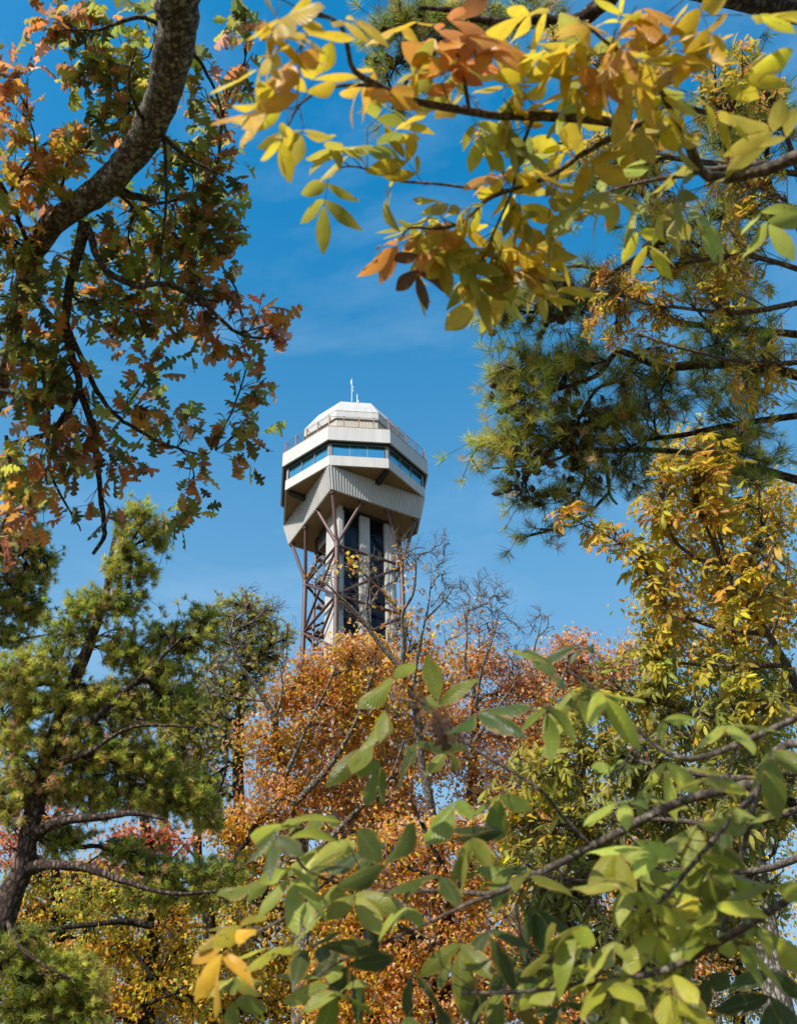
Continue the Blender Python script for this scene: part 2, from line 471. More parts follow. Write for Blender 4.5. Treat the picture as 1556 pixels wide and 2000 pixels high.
def ring(mb, z0, z1, ro, ri, n=8):
    for k in range(n):
        mb.hexa([ov(k, ri, z0), ov(k + 1, ri, z0), ov(k + 1, ro, z0), ov(k, ro, z0)], [ov(k, ri, z1), ov(k + 1, ri, z1), ov(k + 1, ro, z1), ov(k, ro, z1)])
mb = MB(); ring(mb, L2 + .004, L2 + .06, RU - .16, 6.0); mb.build('window_head_soffit', M['darksteel'], tower)
mb = MB(); ring(mb, L1 - .2, L1 - .004, RL - .16, 3.0); mb.build('inner_floor', M['darksteel'], tower)
mb = MB(); ring(mb, L1 + .1, L2, 5.9, 5.75); mb.build('inner_wall', M['darksteel'], tower)
mb = MB(); ring(mb, L3 - .25, L3 - .05, RU - .16, .05); mb.build('viewing_deck', M['deck'], tower)
mb = MB(); ring(mb, L3 - .003, L3 + .035, RU + .03, RU - .19); mb.build('deck_coping', M['rail'], tower)

# railing
RR = 7.20
rail = MB()
for k in range(8): rail.bar(ov(k, RR, LR - .06), ov(k + 1, RR, LR - .06), .028, 6)
railing = rail.build('railing', M['cable'], tower)
for k in range(8):
    inn = inward_of(k); u = inn / np.linalg.norm(inn)
    for j in range(1, 9):
        mb = MB(); z = L3 + .04 + (LR - L3 - .1) * j / 9
        mb.bar(ov(k, RR, z), ov(k + 1, RR, z), .011, 4, cap=False)
        mb.build('cable', M['cable'], railing)
    for j in range(4):
        p = lerp(ov(k, RR, 0), ov(k + 1, RR, 0), j / 4)
        if j == 0:
            c = np.array([TC[0], TC[1], 0]) - p; uu = c / np.linalg.norm(c)
        else: uu = u
        mb = MB()
        s = np.cross(uu, [0, 0, 1]) * .045
        q = p + zz * (L3 + .03); tq = p + zz * (LR + .04) + uu * .0
        mb.hexa([q - s - uu * .05, q + s - uu * .05, q + s + uu * .05, q - s + uu * .05], [tq - s - uu * .05, tq + s - uu * .05, tq + s + uu * .05, tq - s + uu * .05])
        mb.bar(p + zz * (LR - .07) + uu * .03, p + zz * (LR - .2) + uu * .55, .03, 5)
        mb.build('post', M['rail'], railing)

# penthouse
RP = 5.12
for k in range(8):
    inn = inward_of(k)
    mb = MB(); ribbed(mb, ov(k, RE, LE - .95), ov(k + 1, RE, LE - .95), ov(k, RE, LE), ov(k + 1, RE, LE), 2, .006, inn, .12, ((0, 0), (.004, 1), (.996, 1), (.998, 0)))
    mb.build('penthouse_fascia', M['white'], tower)
    mb = MB(); ribbed(mb, ov(k, RP, L3 - .05), ov(k + 1, RP, L3 - .05), ov(k, RP, LE - .9), ov(k + 1, RP, LE - .9), 12, .02, inn, .1)
    mb.build('penthouse_wall', M['beige'], tower)
    mb = MB(); mb.add([ov(k, RE + .04, LE + .003), ov(k + 1, RE + .04, LE + .003), ov(k + 1, RT, LT), ov(k, RT, LT), ov(k, RE - .06, LE - .05), ov(k + 1, RE - .06, LE - .05), ov(k + 1, RT - .1, LT - .08), ov(k, RT - .1, LT - .08)],
                      [(0, 1, 2, 3), (7, 6, 5, 4), (0, 4, 5, 1), (3, 2, 6, 7), (1, 5, 6, 2), (0, 3, 7, 4)])
    mb.build('roof_panel', M['white'], tower)
mb = MB(); ring(mb, LT - .07, LT + .05, RT - .02, .05); mb.build('roof_cap', M['white'], tower)
for k, (t0, t1, mt) in ((7, (.55, .75, 'brownp')), (0, (.3, .6, 'frame')), (7, (.15, .35, 'frame'))):
    a, b = ov(k, RP + .03, L3 + .1), ov(k + 1, RP + .03, L3 + .1)
    if mt == 'brownp':
        p, q = lerp(a, b, t0), lerp(a, b, t1); hh = zz * 1.9
        nm, mm = 'wall_panel', M['brown']  # plain brown wall panel in place of an unidentified brown patch
    else:
        p, q = lerp(a, b, t0) + zz * 1.1, lerp(a, b, t1) + zz * 1.1; hh = zz * .75
        nm, mm = 'wall_vent', M['frame']
    u = inward_of(k); u = u / np.linalg.norm(u) * .05
    mb = MB(); mb.hexa([p - u, q - u, q, p], [p - u + hh, q - u + hh, q + hh, p + hh]); mb.build(nm, mm, tower)

# antennas on the roof
def on_roof(px, py):
    v = at(px, py, 1.0) - CAM
    return CAM + v * ((LT + .05 - CAM[2]) / v[2])
p1 = on_roof(687, 784.5)
mb = MB(); mb.bar(p1, p1 + zz * 3.3, .035, 6); mast = mb.build('antenna', M['antenna'], tower)
side = np.array([1.0, 0, 0])
for dx, z0, z1 in ((-.09, 2.5, 3.1), (.13, 1.9, 2.2), (.13, 1.45, 1.72)):
    mb = MB(); mb.bar(p1 + side * dx + zz * z0, p1 + side * dx + zz * z1, .022, 5); mb.bar(p1 + zz * (z0 + z1) / 2, p1 + side * dx + zz * (z0 + z1) / 2, .012, 4)
    mb.build('dipole', M['antenna'], mast)
p2 = on_roof(697.5, 786)
mb = MB(); mb.bar(p2, p2 + zz * 1.15, .04, 6); mb.bar(p2 + side * .1, p2 + side * .1 + zz * .3, .05, 6); mb.build('antenna', M['antenna'], tower)

# square block hung in the octagon
HB, HT = RS / math.sqrt(2), RL / math.sqrt(2)
quad = [(-1, -1), (1, -1), (1, 1), (-1, 1)]
for i in range(4):
    (ax, ay), (bx, by) = quad[i], quad[(i + 1) % 4]
    mid = (np.array([ax, ay]) + np.array([bx, by])) / 2
    inn = -(mid[0] * np.array([*FU, 0]) + mid[1] * np.array([*FV, 0]))
    mb = MB()
    ribbed(mb, uv(ax * HB, ay * HB, LS), uv(bx * HB, by * HB, LS), uv(ax * HT, ay * HT, L0 - .004), uv(bx * HT, by * HT, L0 - .004), 34, .085, inn, .12, ((0, 0), (.36, 0), (.52, 1), (.90, 1)))
    mb.build('siding_wall', M['siding'], tower)
# tan plank soffit under it, four mitred fields
CW = 2.9
for i in range(4):
    ang = i
    def rot(u_, v_):
        for _ in range(ang): u_, v_ = -v_, u_
        return u_, v_
    mb = MB(); h = HB - .13; n = 44
    for j in range(n):
        u0, u1 = -h + 2 * h * j / n, -h + 2 * h * (j + .9) / n
        g0, g1 = -max(abs(u0), 2.6), -max(abs(u1), 2.6)
        if min(g0, g1) <= -h: g0 = max(g0, -h + .01); g1 = max(g1, -h + .01)
        pts = [rot(u0, -h), rot(u1, -h), rot(u1, g1), rot(u0, g0)]
        mb.hexa([uv(p[0], p[1], LS + .02) for p in pts], [uv(p[0], p[1], LS + .06) for p in pts])
    tag(mb.build('soffit_planking', M['soffit'], tower), kind='stuff')
mb = MB(); h = HB - .1
mb.hexa([uv(x * h, y * h, LS + .062) for x, y in quad], [uv(x * h, y * h, LS + .12) for x, y in quad]); mb.build('soffit_backing', M['darksteel'], tower)
# corner soffits of the octagon, with their dark beam
for i in range(4):
    kc = 2 * i + 1
    A, B, Cc = ov(kc - 1, RL - .16, L0 + .12), ov(kc, RL - .16, L0 + .12), ov(kc + 1, RL - .16, L0 + .12)
    mb = MB(); mb.add([A, B, Cc, A + zz * .05, B + zz * .05, Cc + zz * .05], [(0, 2, 1), (3, 4, 5), (0, 1, 4, 3), (1, 2, 5, 4), (2, 0, 3, 5)])
    n = 26
    for j in range(n):
        t0, t1 = (j + .06) / n, (j + .92) / n
        def edge(t):
            return lerp(A, B, t * 2) if t < .5 else lerp(B, Cc, t * 2 - 1)
        p0, p1 = lerp(A, Cc, t0), lerp(A, Cc, t1); q0, q1 = edge(t0), edge(t1)
        mb.hexa([p0 - zz * .03, p1 - zz * .03, q1 - zz * .03, q0 - zz * .03], [p0 - zz * .002, p1 - zz * .002, q1 - zz * .002, q0 - zz * .002])
    tag(mb.build('corner_soffit', M['soffit'], tower), kind='stuff')
    m0 = (A + Cc) / 2; dd = B - m0; ln = np.linalg.norm(dd); dd /= ln
    sd = np.cross(dd, zz) * .22
    p0 = m0 - zz * .04; p1 = m0 + dd * (ln - .25) - zz * .04
    mb = MB(); mb.hexa([p0 - sd - zz * .5, p1 - sd - zz * .32, p1 + sd - zz * .32, p0 + sd - zz * .5], [p0 - sd, p1 - sd, p1 + sd, p0 + sd]); mb.build('beam', M['darksteel'], tower)

# shaft: white piers, dark glass, floor lines
def box_uv(mb, u0, u1, v0, v1, z0, z1):
    mb.hexa([uv(u0, v0, z0), uv(u1, v0, z0), uv(u1, v1, z0), uv(u0, v1, z0)], [uv(u0, v0, z1), uv(u1, v0, z1), uv(u1, v1, z1), uv(u0, v1, z1)])
ZB, ZT = GZ - .3, LS + .05
def pier(u0, u1, v0, v1, ribs=True):
    mb = MB()
    box_uv(mb, u0, u1, v0, v1, ZB, ZT)
    if ribs:
        n = max(2, int((u1 - u0) / .28))
        for j in range(n):
            x = u0 + (u1 - u0) * (j + .3) / n
            box_uv(mb, x, x + .1, v0 - .045, v0 - .003, ZB, ZT - .1)
    return mb.build('shaft_pier', M['siding'] if ribs else M['white'], tower)
pier(-2.90, -2.55, -2.95, -.40, ribs=False)      # near corner fin with the broad lit side
pier(-2.545, -2.32, -2.72, -2.2)
pier(-.72, .25, -2.80, -2.2)
pier(1.80, 2.55, -2.80, -2.2)
pier(2.56, 2.92, -2.60, -.40, ribs=False)
mb = MB(); box_uv(mb, -2.54, 2.55, -.7, -.42, ZB, ZT); mb.build('shaft_rear_wall', M['siding'], tower)
zl = GZ + .6
while zl < LS - .5:
    z2 = min(zl + 2.611 - .06, LS)
    for u0, u1 in ((-2.31, -.725), (.255, 1.795)):
        mb = MB(); box_uv(mb, u0, u1, -2.5, -2.44, zl, z2); pn = mb.build('shaft_window', M['darkglass'], tower)
    zl += 2.611
zl = GZ + .6
while zl < LS - .5:
    for u0, u1 in ((-2.31, -.725), (.255, 1.795)):
        mb = MB(); box_uv(mb, u0, u1, -2.56, -2.42, zl - .058, zl - .002); mb.build('shaft_transom', M['darksteel'], tower)
    zl += 2.611
mb = MB(); box_uv(mb, .255, 1.795, -2.72, -2.57, 44.9, 45.12); mb.build('shaft_sill', M['white'], tower)
mb = MB(); box_uv(mb, -2.6, 2.6, -2.86, -2.3, LS - .32, LS - .003)
mb.build('shaft_head', M['darksteel'], tower)

# steel frame
CC = 3.19
levels = [N1 - LV * i for i in range(9)]
for (x, y) in quad:
    mb = MB(); mb.bar(uv(x * CC, y * CC, ZB), uv(x * CC, y * CC, N1 + .25), .205, 14); mb.bar(uv(x * CC, y * CC, N1 + .2), uv(x * CC, y * CC, N1 + .32), .25, 14)
    for z in levels: mb.bar(uv(x * CC, y * CC, z - .28), uv(x * CC, y * CC, z + .28), .235, 14)
    mb.build('column', M['brown'], tower, smooth=False)
    tips = [(x * 4.25, y * 4.25), (x * 4.25, y * 1.25), (x * 1.25, y * 4.25)]
    for tx, ty in tips:
        mb = MB(); b0, b1 = uv(x * CC, y * CC, N1 + .2), uv(tx, ty, LS + .02)
        mb.bar(b0, b1, .155, 12); dd = (b1 - b0) / np.linalg.norm(b1 - b0)
        mb.bar(b1 - dd * .25, b1, .24, 12)
        mb.build('strut', M['brown'], tower)
for i in range(4):
    (ax, ay), (bx, by) = quad[i], quad[(i + 1) % 4]
    for j, z in enumerate(levels):
        zn = z - LV
        A0, B0 = uv(ax * CC, ay * CC, z), uv(bx * CC, by * CC, z)
        mb = MB(); mb.bar(A0, B0, .13, 8); mb.build('brace', M['brown'], tower)
        if zn < ZB: continue
        A1, B1 = uv(ax * CC, ay * CC, zn), uv(bx * CC, by * CC, zn)
        mb = MB(); mb.bar(A0 - zz * .1, B1 + zz * .1, .12, 8); mb.build('brace', M['brown'], tower)
        mb = MB(); mb.bar(B0 - zz * .1, A1 + zz * .1, .12, 8); mb.build('brace', M['brown'], tower)
# open stair behind the shaft
st = MB()
for (x, y) in ((-2.45, 2.75), (-2.45, .2), (2.45, 2.75), (2.45, .2), (-.1, 2.75)):
    st.bar(uv(x, y, ZB), uv(x, y, LS), .13 if y > 1 else .1, 8)
stair = st.build('staircase', M['brown'], tower)
z = N1 + 2.6; s = 0
while z > GZ:
    for u0 in (-2.4,):
        mb = MB(); box_uv(mb, u0, 2.3, 1.9, 2.7, z - .16, z); mb.build('landing', M['stair'], stair)
        mb = MB(); box_uv(mb, u0, 2.3, -.3, .5, z - 1.3 - .16, z - 1.3); mb.build('landing', M['stair'], stair)
        for uu0, zz0, zz1 in ((-2.35, z, z - 1.3), (-1.2, z - 1.3, z - 2.6)):
            va, vb = (1.9, .5) if zz0 == z else (.5, 1.9)
            mb = MB()
            mb.hexa([uv(uu0, va, zz0 - .3), uv(uu0 + 1.05, va, zz0 - .3), uv(uu0 + 1.05, vb, zz1 - .3), uv(uu0, vb, zz1 - .3)],
                    [uv(uu0, va, zz0 - .02), uv(uu0 + 1.05, va, zz0 - .02), uv(uu0 + 1.05, vb, zz1 - .02), uv(uu0, vb, zz1 - .02)])
            mb.bar(uv(uu0, va, zz0 + .95), uv(uu0, vb, zz1 + .95), .035, 6)
            mb.bar(uv(uu0, va, zz0 + .5), uv(uu0, vb, zz1 + .5), .025, 6)
            mb.build('stair_flight', M['stair'], stair)
    z -= 2.611
mb = MB(); box_uv(mb, -2.75, -2.6, -.38, 1.5, LS - 2.2, LS); box_uv(mb, -2.75, 2.4, 1.4, 1.5, LS - 1.2, LS)
mb.build('stair_head_dark_panel', M['darksteel'], tower)  # dark-coloured panels standing in for the dark opening under the soffit

# ================================================================== vegetation
def unit(v): return v / (np.linalg.norm(v, axis=-1, keepdims=True) + 1e-9)

def catmull(P, n):
    P = np.asarray(P, float)
    if len(P) < 3: return np.array([P[0] + (P[-1] - P[0]) * t for t in np.linspace(0, 1, n)])
    Q = np.vstack([2 * P[0] - P[1], P, 2 * P[-1] - P[-2]])
    o = []
    m = len(P) - 1
    for t in np.linspace(0, m - 1e-6, n):
        i = int(t); f = t - i
        a, b, c, d = Q[i], Q[i + 1], Q[i + 2], Q[i + 3]
        o.append(.5 * (2 * b + (c - a) * f + (2 * a - 5 * b + 4 * c - d) * f * f + (3 * b - a - 3 * c + d) * f ** 3))
    return np.array(o)

def limb(path, mat, parent, sides=10, per=5, rough=.07, name='limb', wander=0.0):
    """path: list of (x, y, z, radius) in world units -> one smooth tapering mesh; returns its sample points"""
    P = np.array(path, float)
    Q = catmull(P, max(4, (len(P) - 1) * per + 1))
    pts, rad = Q[:, :3], np.abs(Q[:, 3])
    if wander:
        pts = pts + np.cumsum(rng.normal(0, wander, pts.shape), 0) * np.linspace(0, 1, len(pts))[:, None] * .3 + rng.normal(0, wander * .4, pts.shape)
    n = len(pts)
    tan = unit(np.gradient(pts, axis=0))
    a = np.cross(tan[0], [0, 0, 1.0]); 
    if np.linalg.norm(a) < .05: a = np.array([1.0, 0, 0])
    a = unit(a); R = []
    ph = rng.uniform(0, 6.28, 4)
    for i in range(n):
        a = unit(a - tan[i] * (a @ tan[i])); b = np.cross(tan[i], a)
        th = np.arange(sides) * 2 * np.pi / sides
        rr_ = rad[i] * (1 + rough * (np.sin(th * 2 + ph[0] + i * .5) + .7 * np.sin(th * 3 + ph[1] - i * .8)) + rng.normal(0, rough * .6, sides))
        R.append(pts[i] + rr_[:, None] * (np.cos(th)[:, None] * a + np.sin(th)[:, None] * b))
    V = np.concatenate(R); F = []
    for i in range(n - 1):
        for j in range(sides):
            k = (j + 1) % sides
            F.append((i * sides + j, i * sides + k, (i + 1) * sides + k, (i + 1) * sides + j))
    V = np.vstack([V, pts[-1] + tan[-1] * rad[-1] * .6])
    top = len(V) - 1
    F = np.array(F)
    capt = [((n - 1) * sides + j, (n - 1) * sides + (j + 1) % sides, top, top) for j in range(sides)]
    me = bpy.data.meshes.new(name)
    off = origin(parent)
    faces = [tuple(f) for f in F.tolist()] + [c[:3] for c in capt]
    me.from_pydata((V - off).tolist(), [], faces)
    me.polygons.foreach_set('use_smooth', np.ones(len(me.polygons), bool))
    me.update()
    link_mesh(name, me, mat, parent)
    return pts, rad

class Skel:
    """node cloud of the traced limbs, each node knowing the one below it"""
    def __init__(s): s.p = []; s.par = []
    def add(s, pts):
        for i, p in enumerate(pts):
            s.p.append(p); s.par.append(len(s.p) - 2 if i else -1)
    def __len__(s): return len(s.p)

def grow(roots, attr, seg=.12, jit=.12, pen=.12, back=.55, lift=0.0):
    """joins every attractor to the twigs already grown, leaving the older branch at an acute angle; returns nodes, parents, tips"""
    P = list(roots.p); par = list(roots.par); path = [0.0] * len(P); n0 = len(P)
    A = np.asarray(attr, float); n = len(A)
    Rt = np.array(P)
    D = np.full(n, 1e9); near = np.zeros(n, int)
    for s0 in range(0, len(Rt), 200):
        d = np.linalg.norm(A[:, None] - Rt[None, s0:s0 + 200], axis=2)
        j = d.argmin(1); v = d[np.arange(n), j]
        mk = v < D; D[mk] = v[mk]; near[mk] = j[mk] + s0
    done = np.zeros(n, bool); tips = np.zeros(n, int)
    for _ in range(n):
        i = int(np.where(done, 1e9, D).argmin()); done[i] = True
        j = int(near[i]); b = A[i]
        d0 = np.linalg.norm(b - P[j]); acc = 0.0
        while par[j] >= 0 and acc < back * d0:
            acc += np.linalg.norm(P[j] - P[par[j]]); j = par[j]
        a = P[j]
        ln = np.linalg.norm(b - a); k = max(1, int(round(ln / seg)))
        pd = (a - P[par[j]]) if par[j] >= 0 else (b - a)
        pd = pd / (np.linalg.norm(pd) + 1e-9)
        c = a + pd * ln * .42 + rng.normal(0, jit, 3) * ln * .5 - np.array([0, 0, lift * ln])
        prev = j; newi = []
        for q in range(1, k + 1):
            t = q / k
            p = a * (1 - t) ** 2 + 2 * c * t * (1 - t) + b * t * t
            if q < k: p = p + rng.normal(0, seg * .11, 3)
            P.append(p); par.append(prev); path.append(path[prev] + ln / k); prev = len(P) - 1; newi.append(prev)
        tips[i] = prev
        NP = np.array([P[x] for x in newi]); pl = np.array([path[x] for x in newi])
        d = np.linalg.norm(A[:, None] - NP[None], axis=2) + pen * pl[None]
        jj = d.argmin(1); v = d[np.arange(n), jj]
        mk = (v < D) & ~done; D[mk] = v[mk]; near[mk] = np.array(newi)[jj[mk]]
    return np.array(P), np.array(par), tips

def twig_mesh(P, par, nroot, tip_r, power=.45, max_r=1.0, sides=4):
    cnt = np.zeros(len(P))
    has = np.zeros(len(P), bool); has[par[par >= 0]] = True
    cnt[~has] = 1
    for i in range(len(P) - 1, nroot - 1, -1):
        cnt[par[i]] += cnt[i]
    cnt[:nroot] = np.minimum(cnt[:nroot], 30)
    r = np.minimum(tip_r * np.maximum(cnt, 1) ** power, max_r)
    idx = np.arange(nroot, len(P))
    a, b = P[par[idx]], P[idx]
    ra = np.where(par[idx] < nroot, r[idx] * 1.15, r[par[idx]]); ra = np.minimum(ra, r[idx] * 1.6)
    rb = r[idx]
    d = unit(b - a)
    up = np.where(np.abs(d[:, 2:3]) > .9, np.array([[1.0, 0, 0]]), np.array([[0, 0, 1.0]]))
    x = unit(np.cross(d, up)); y = np.cross(d, x)
    b = b + d * rb[:, None] * .3
    th = np.arange(sides) * 2 * np.pi / sides
    ca, sa = np.cos(th), np.sin(th)
    ringv = ca[None, :, None] * x[:, None] + sa[None, :, None] * y[:, None]
    V = np.concatenate([a[:, None] + ringv * ra[:, None, None], b[:, None] + ringv * rb[:, None, None]], 1)   # n, 2s, 3
    f = []
    for j in range(sides):
        k = (j + 1) % sides
        f.append((j, k, sides + k, sides + j))
    f = np.array(f)
    n = len(idx)
    F = (f[None] + (np.arange(n) * 2 * sides)[:, None, None]).reshape(-1, 4)
    return V.reshape(-1, 3), F

def link_twigs(name, V, F, mat, parent):
    me = np_mesh(name, V - origin(parent), F, True)
    return tag(link_mesh(name, me, mat, parent), kind='stuff')

# ---- leaf templates: (vertices, triangles, luv) lying along +Y, normal +Z, length 1
def strip_leaf(st, fold=.25, bend=0.2, twist=0.0, curl=0.0):
    """st: stations (y, half width left, half width right)"""
    V, U = [], []
    for (y, wl, wr) in st:
        zc = -bend * y * y
        tw = twist * y
        for sx, wd in ((-1, wl), (0, 0), (1, wr)):
            x = sx * wd
            zv = zc + abs(x) * fold - curl * x * x * 4 + x * math.sin(tw)
            V.append((x, y, zv)); U.append((sx * (1 if wd > 0 else 0), y, 0))
    T = []
    for i in range(len(st) - 1):
        a = i * 3; b = a + 3
        T += [(a, a + 1, b + 1), (a, b + 1, b), (a + 1, a + 2, b + 2), (a + 1, b + 2, b + 1)]
    return np.array(V), np.array(T), np.array(U, float)
def hick_template(i, k_=1.0):
    r = random.Random(100 + i)
    w_ = r.uniform(.16, .235) * k_; pk = r.uniform(.50, .60)
    st = []
    for y in (0, .06, .16, .28, .42, .55, .68, .80, .90, .96, 1.0):
        if y < pk: k = math.sin(math.pi / 2 * (y / pk)) ** .8
        else: k = math.cos(math.pi / 2 * ((y - pk) / (1 - pk))) ** .95
        st.append((y, w_ * k * r.uniform(.94, 1.05) + .004, w_ * k * r.uniform(.94, 1.05) + .004))
    return strip_leaf(st, r.uniform(.05, .55), r.uniform(-.15, .6), r.uniform(-.9, .9), r.uniform(0, 1.0))
def oak_template(i):
    r = random.Random(300 + i)
    st = [(0, .010, .010), (.12, .012, .012)]
    lobes = [(.27, .15, .055), (.47, .25, .075), (.68, .33, .085), (.90, .17, .075)]      # centre, reach, half length of each rounded lobe
    fl = [r.uniform(.8, 1.15) for _ in lobes]; fr = [r.uniform(.8, 1.15) for _ in lobes]
    sh = r.uniform(-.02, .02)
    for q in range(17):
        y = .16 + .84 * q / 16
        def wid(f, dy):
            w_ = .035 + .075 * math.sin(math.pi * min(1, y))
            for (c, a, hw), k in zip(lobes, f):
                u_ = (y - c - dy) / hw
                w_ = max(w_, a * k * max(0, 1 - u_ ** 4 * .9) ** .5 if abs(u_) < 1 else 0)
            return w_ * (1 if y < .985 else .2)
        st.append((y, wid(fl, sh), wid(fr, -sh)))
    return strip_leaf(st, r.uniform(0, .35), r.uniform(-.1, .4), r.uniform(-.5, .5), r.uniform(0, .7))
def small_template(i):
    r = random.Random(500 + i)
    st = [(0, .02, .02), (.25, .30 * r.uniform(.7, 1.2), .30 * r.uniform(.7, 1.2)), (.42, .11, .11), (.62, .40 * r.uniform(.7, 1.2), .38), (.78, .10, .12), (1, .015, .015)]
    return strip_leaf(st, r.uniform(.1, .6), r.uniform(0, .6), r.uniform(-.8, .8), 0)
HICK = [hick_template(i) for i in range(7)]
HICKN = [hick_template(i, .80) for i in range(7, 13)]
OAK = [oak_template(i) for i in range(8)]
SMALL = [small_template(i) for i in range(4)]

def template_mesh(name, tp, mat):
    me = np_mesh(name, tp[0], tp[1], True, {'luv': ('FLOAT_VECTOR', tp[2])})
    me.materials.append(mat)
    return me

def frames(Y, Nn):
    """rotation matrices whose columns are x, y (leaf axis), z (leaf normal)"""
    Y = unit(Y); X = unit(np.cross(Y, Nn)); Z = np.cross(X, Y)
    return np.stack([X, Y, Z], -1)

def joined_leaves(name, tps, R, loc, scale, col, mat, parent):
    VV, TT, CC_, UU = [], [], [], []
    off = origin(parent); base = 0
    pick = rng.integers(0, len(tps), len(loc))
    for k, (v, t, u) in enumerate(tps):
        s = np.where(pick == k)[0]
        if not len(s): continue
        X = np.einsum('nij,vj->nvi', R[s] * scale[s][:, None, None], v) + (loc[s] - off)[:, None]
        VV.append(X.reshape(-1, 3))
        TT.append((t[None] + (np.arange(len(s)) * len(v))[:, None, None] + base).reshape(-1, 3))
        CC_.append(np.repeat(np.c_[col[s], np.ones(len(s))], len(v), 0))
        UU.append(np.tile(u, (len(s), 1)))
        base += len(s) * len(v)
    me = np_mesh(name, np.concatenate(VV), np.concatenate(TT), True,
                 {'tint': ('FLOAT_COLOR', np.concatenate(CC_)), 'luv': ('FLOAT_VECTOR', np.concatenate(UU))})
    return tag(link_mesh(name, me, mat, parent), kind='stuff')

def single_leaves(name, meshes, R, loc, scale, col, parent):
    off = origin(parent)
    for i in range(len(loc)):
        o = bpy.data.objects.new(name, meshes[int(rng.integers(0, len(meshes)))])
        m4 = Matrix.Identity(4)
        Rs = R[i] * scale[i]
        for a in range(3):
            for b in range(3): m4[a][b] = float(Rs[a, b])
            m4[a][3] = float(loc[i][a] - off[a])
        o.parent = parent
        o.matrix_local = m4
        o.color = (float(col[i][0]), float(col[i][1]), float(col[i][2]), 1)
        COL.objects.link(o)

# leaf colours (albedo)
PAL = dict(
    Y=(.78, .50, .022), YO=(.80, .38, .035), O=(.80, .29, .04), OB=(.60, .215, .06), BR=(.15, .07, .035), YG=(.44, .37, .035), LG=(.34, .36, .05),
    G=(.21, .25, .045), DG=(.10, .125, .03), PG=(.36, .41, .08), R=(.44, .085, .04), PB=(.86, .47, .27), PK=(.62, .33, .22), NL=(.50, .49, .07), NM=(.35, .38, .058), NK=(.16, .20, .05), NT=(.62, .40, .17), NO=(.56, .49, .12), OL=(.24, .21, .05), CR=(.62, .50, .30), HG=(.18, .205, .026), HP=(.33, .36, .065), HD=(.065, .09, .02), HL=(.37, .38, .04))
def colours(spec, n, jit=.18):
    names = list(spec); wts = np.array([spec[k] for k in names], float); wts /= wts.sum()
    c = np.array([PAL[k] for k in names])[rng.choice(len(names), n, p=wts)]
    c = c * (1 + rng.normal(0, jit, (n, 1))) * (1 + rng.normal(0, jit * .4, (n, 3)))
    return np.clip(c, .006, .75)

def blob_points(blobs, per_px2, d_default, depth=1.0, minn=1):
    """blobs: (x, y, rx, ry, colour spec[, distance[, density factor]]) in picture pixels -> points and the blob index of each"""
    P, I = [], []
    for bi, b in enumerate(blobs):
        x, y, rx, ry = b[:4]
        d = b[5] if len(b) > 5 and b[5] else d_default
        k = b[6] if len(b) > 6 else 1.0
        n = max(minn, int(round(math.pi * rx * ry * per_px2 * k)))
        rdep = (rx + ry) / 2 * d / F_PX * depth
        q = rng.normal(0, 1, (n, 3)); q = unit(q) * rng.uniform(0, 1, (n, 1)) ** (1 / 2.3) * np.where(rng.random((n, 1)) < .16, rng.uniform(1.0, 1.45, (n, 1)), 1)
        for e in q:
            P.append(at(x + e[0] * rx, y + e[1] * ry, d + e[2] * rdep)); I.append(bi)
    return np.array(P), np.array(I)

def base_under(p, dz=0):
    return np.array([p[0], p[1], float(ground_z(p[0], p[1])) + dz])

def trace(pts, d, r):
    """pixel polyline -> world path; d, r: one value or (start, end)"""
    n = len(pts); o = []
    for i, p in enumerate(pts):
        t = i / max(1, n - 1)
        dd = d if np.isscalar(d) else d[0] + (d[1] - d[0]) * t
        rr_ = r if np.isscalar(r) else r[0] + (r[1] - r[0]) * t
        if len(p) > 2: dd = p[2]
        o.append((*at(p[0], p[1], dd), rr_))
    return o

# ---------------------------------------------------------------- builders
HICK_ME = [template_mesh('leaf', tp, M['leaf_obj']) for tp in HICK]
HICKN_ME = [template_mesh('leaf', tp, M['leaf_obj']) for tp in HICKN]
OAK_ME = [template_mesh('leaf', tp, M['oak_obj']) for tp in OAK]

def rand_dirs(n, mean, spread):
    d = np.asarray(mean, float) + rng.normal(0, spread, (n, 3))
    return unit(d)

def compound(base, d, up, L_, k_pairs=2, rach_k=1.0):
    """leaflets of one compound leaf: positions, axes, normals, sizes, and the rachis end"""
    up = unit(up * .7 + np.array(SUN) * .8); d = unit(d); side = unit(np.cross(d, up)); up = unit(np.cross(side, d))
    rach = L_ * rng.uniform(.75, 1.0) * rach_k
    end = base + d * rach + np.array([0, 0, -.12 * rach])
    loc, ax, no, sc = [end], [unit(d + rng.normal(0, .15, 3) + np.array([0, 0, -.15]))], [unit(up + rng.normal(0, .35, 3))], [L_ * rng.uniform(.9, 1.1)]
    for q in range(k_pairs):
        t = ((.86, .42, .12) if k_pairs < 3 else (.80, .52, .24))[q]
        for s_ in (-1, 1):
            p = base + (end - base) * t
            a = unit(side * s_ * (1.0 if q else .8) + d * rng.uniform(.35, .75) + np.array([0, 0, rng.uniform(-.35, .1)]))
            loc.append(p); ax.append(a); no.append(unit(up + rng.normal(0, .4, 3))); sc.append(L_ * (.95, .80, .62)[q] * rng.uniform(.85, 1.1))
    return loc, ax, no, sc, end

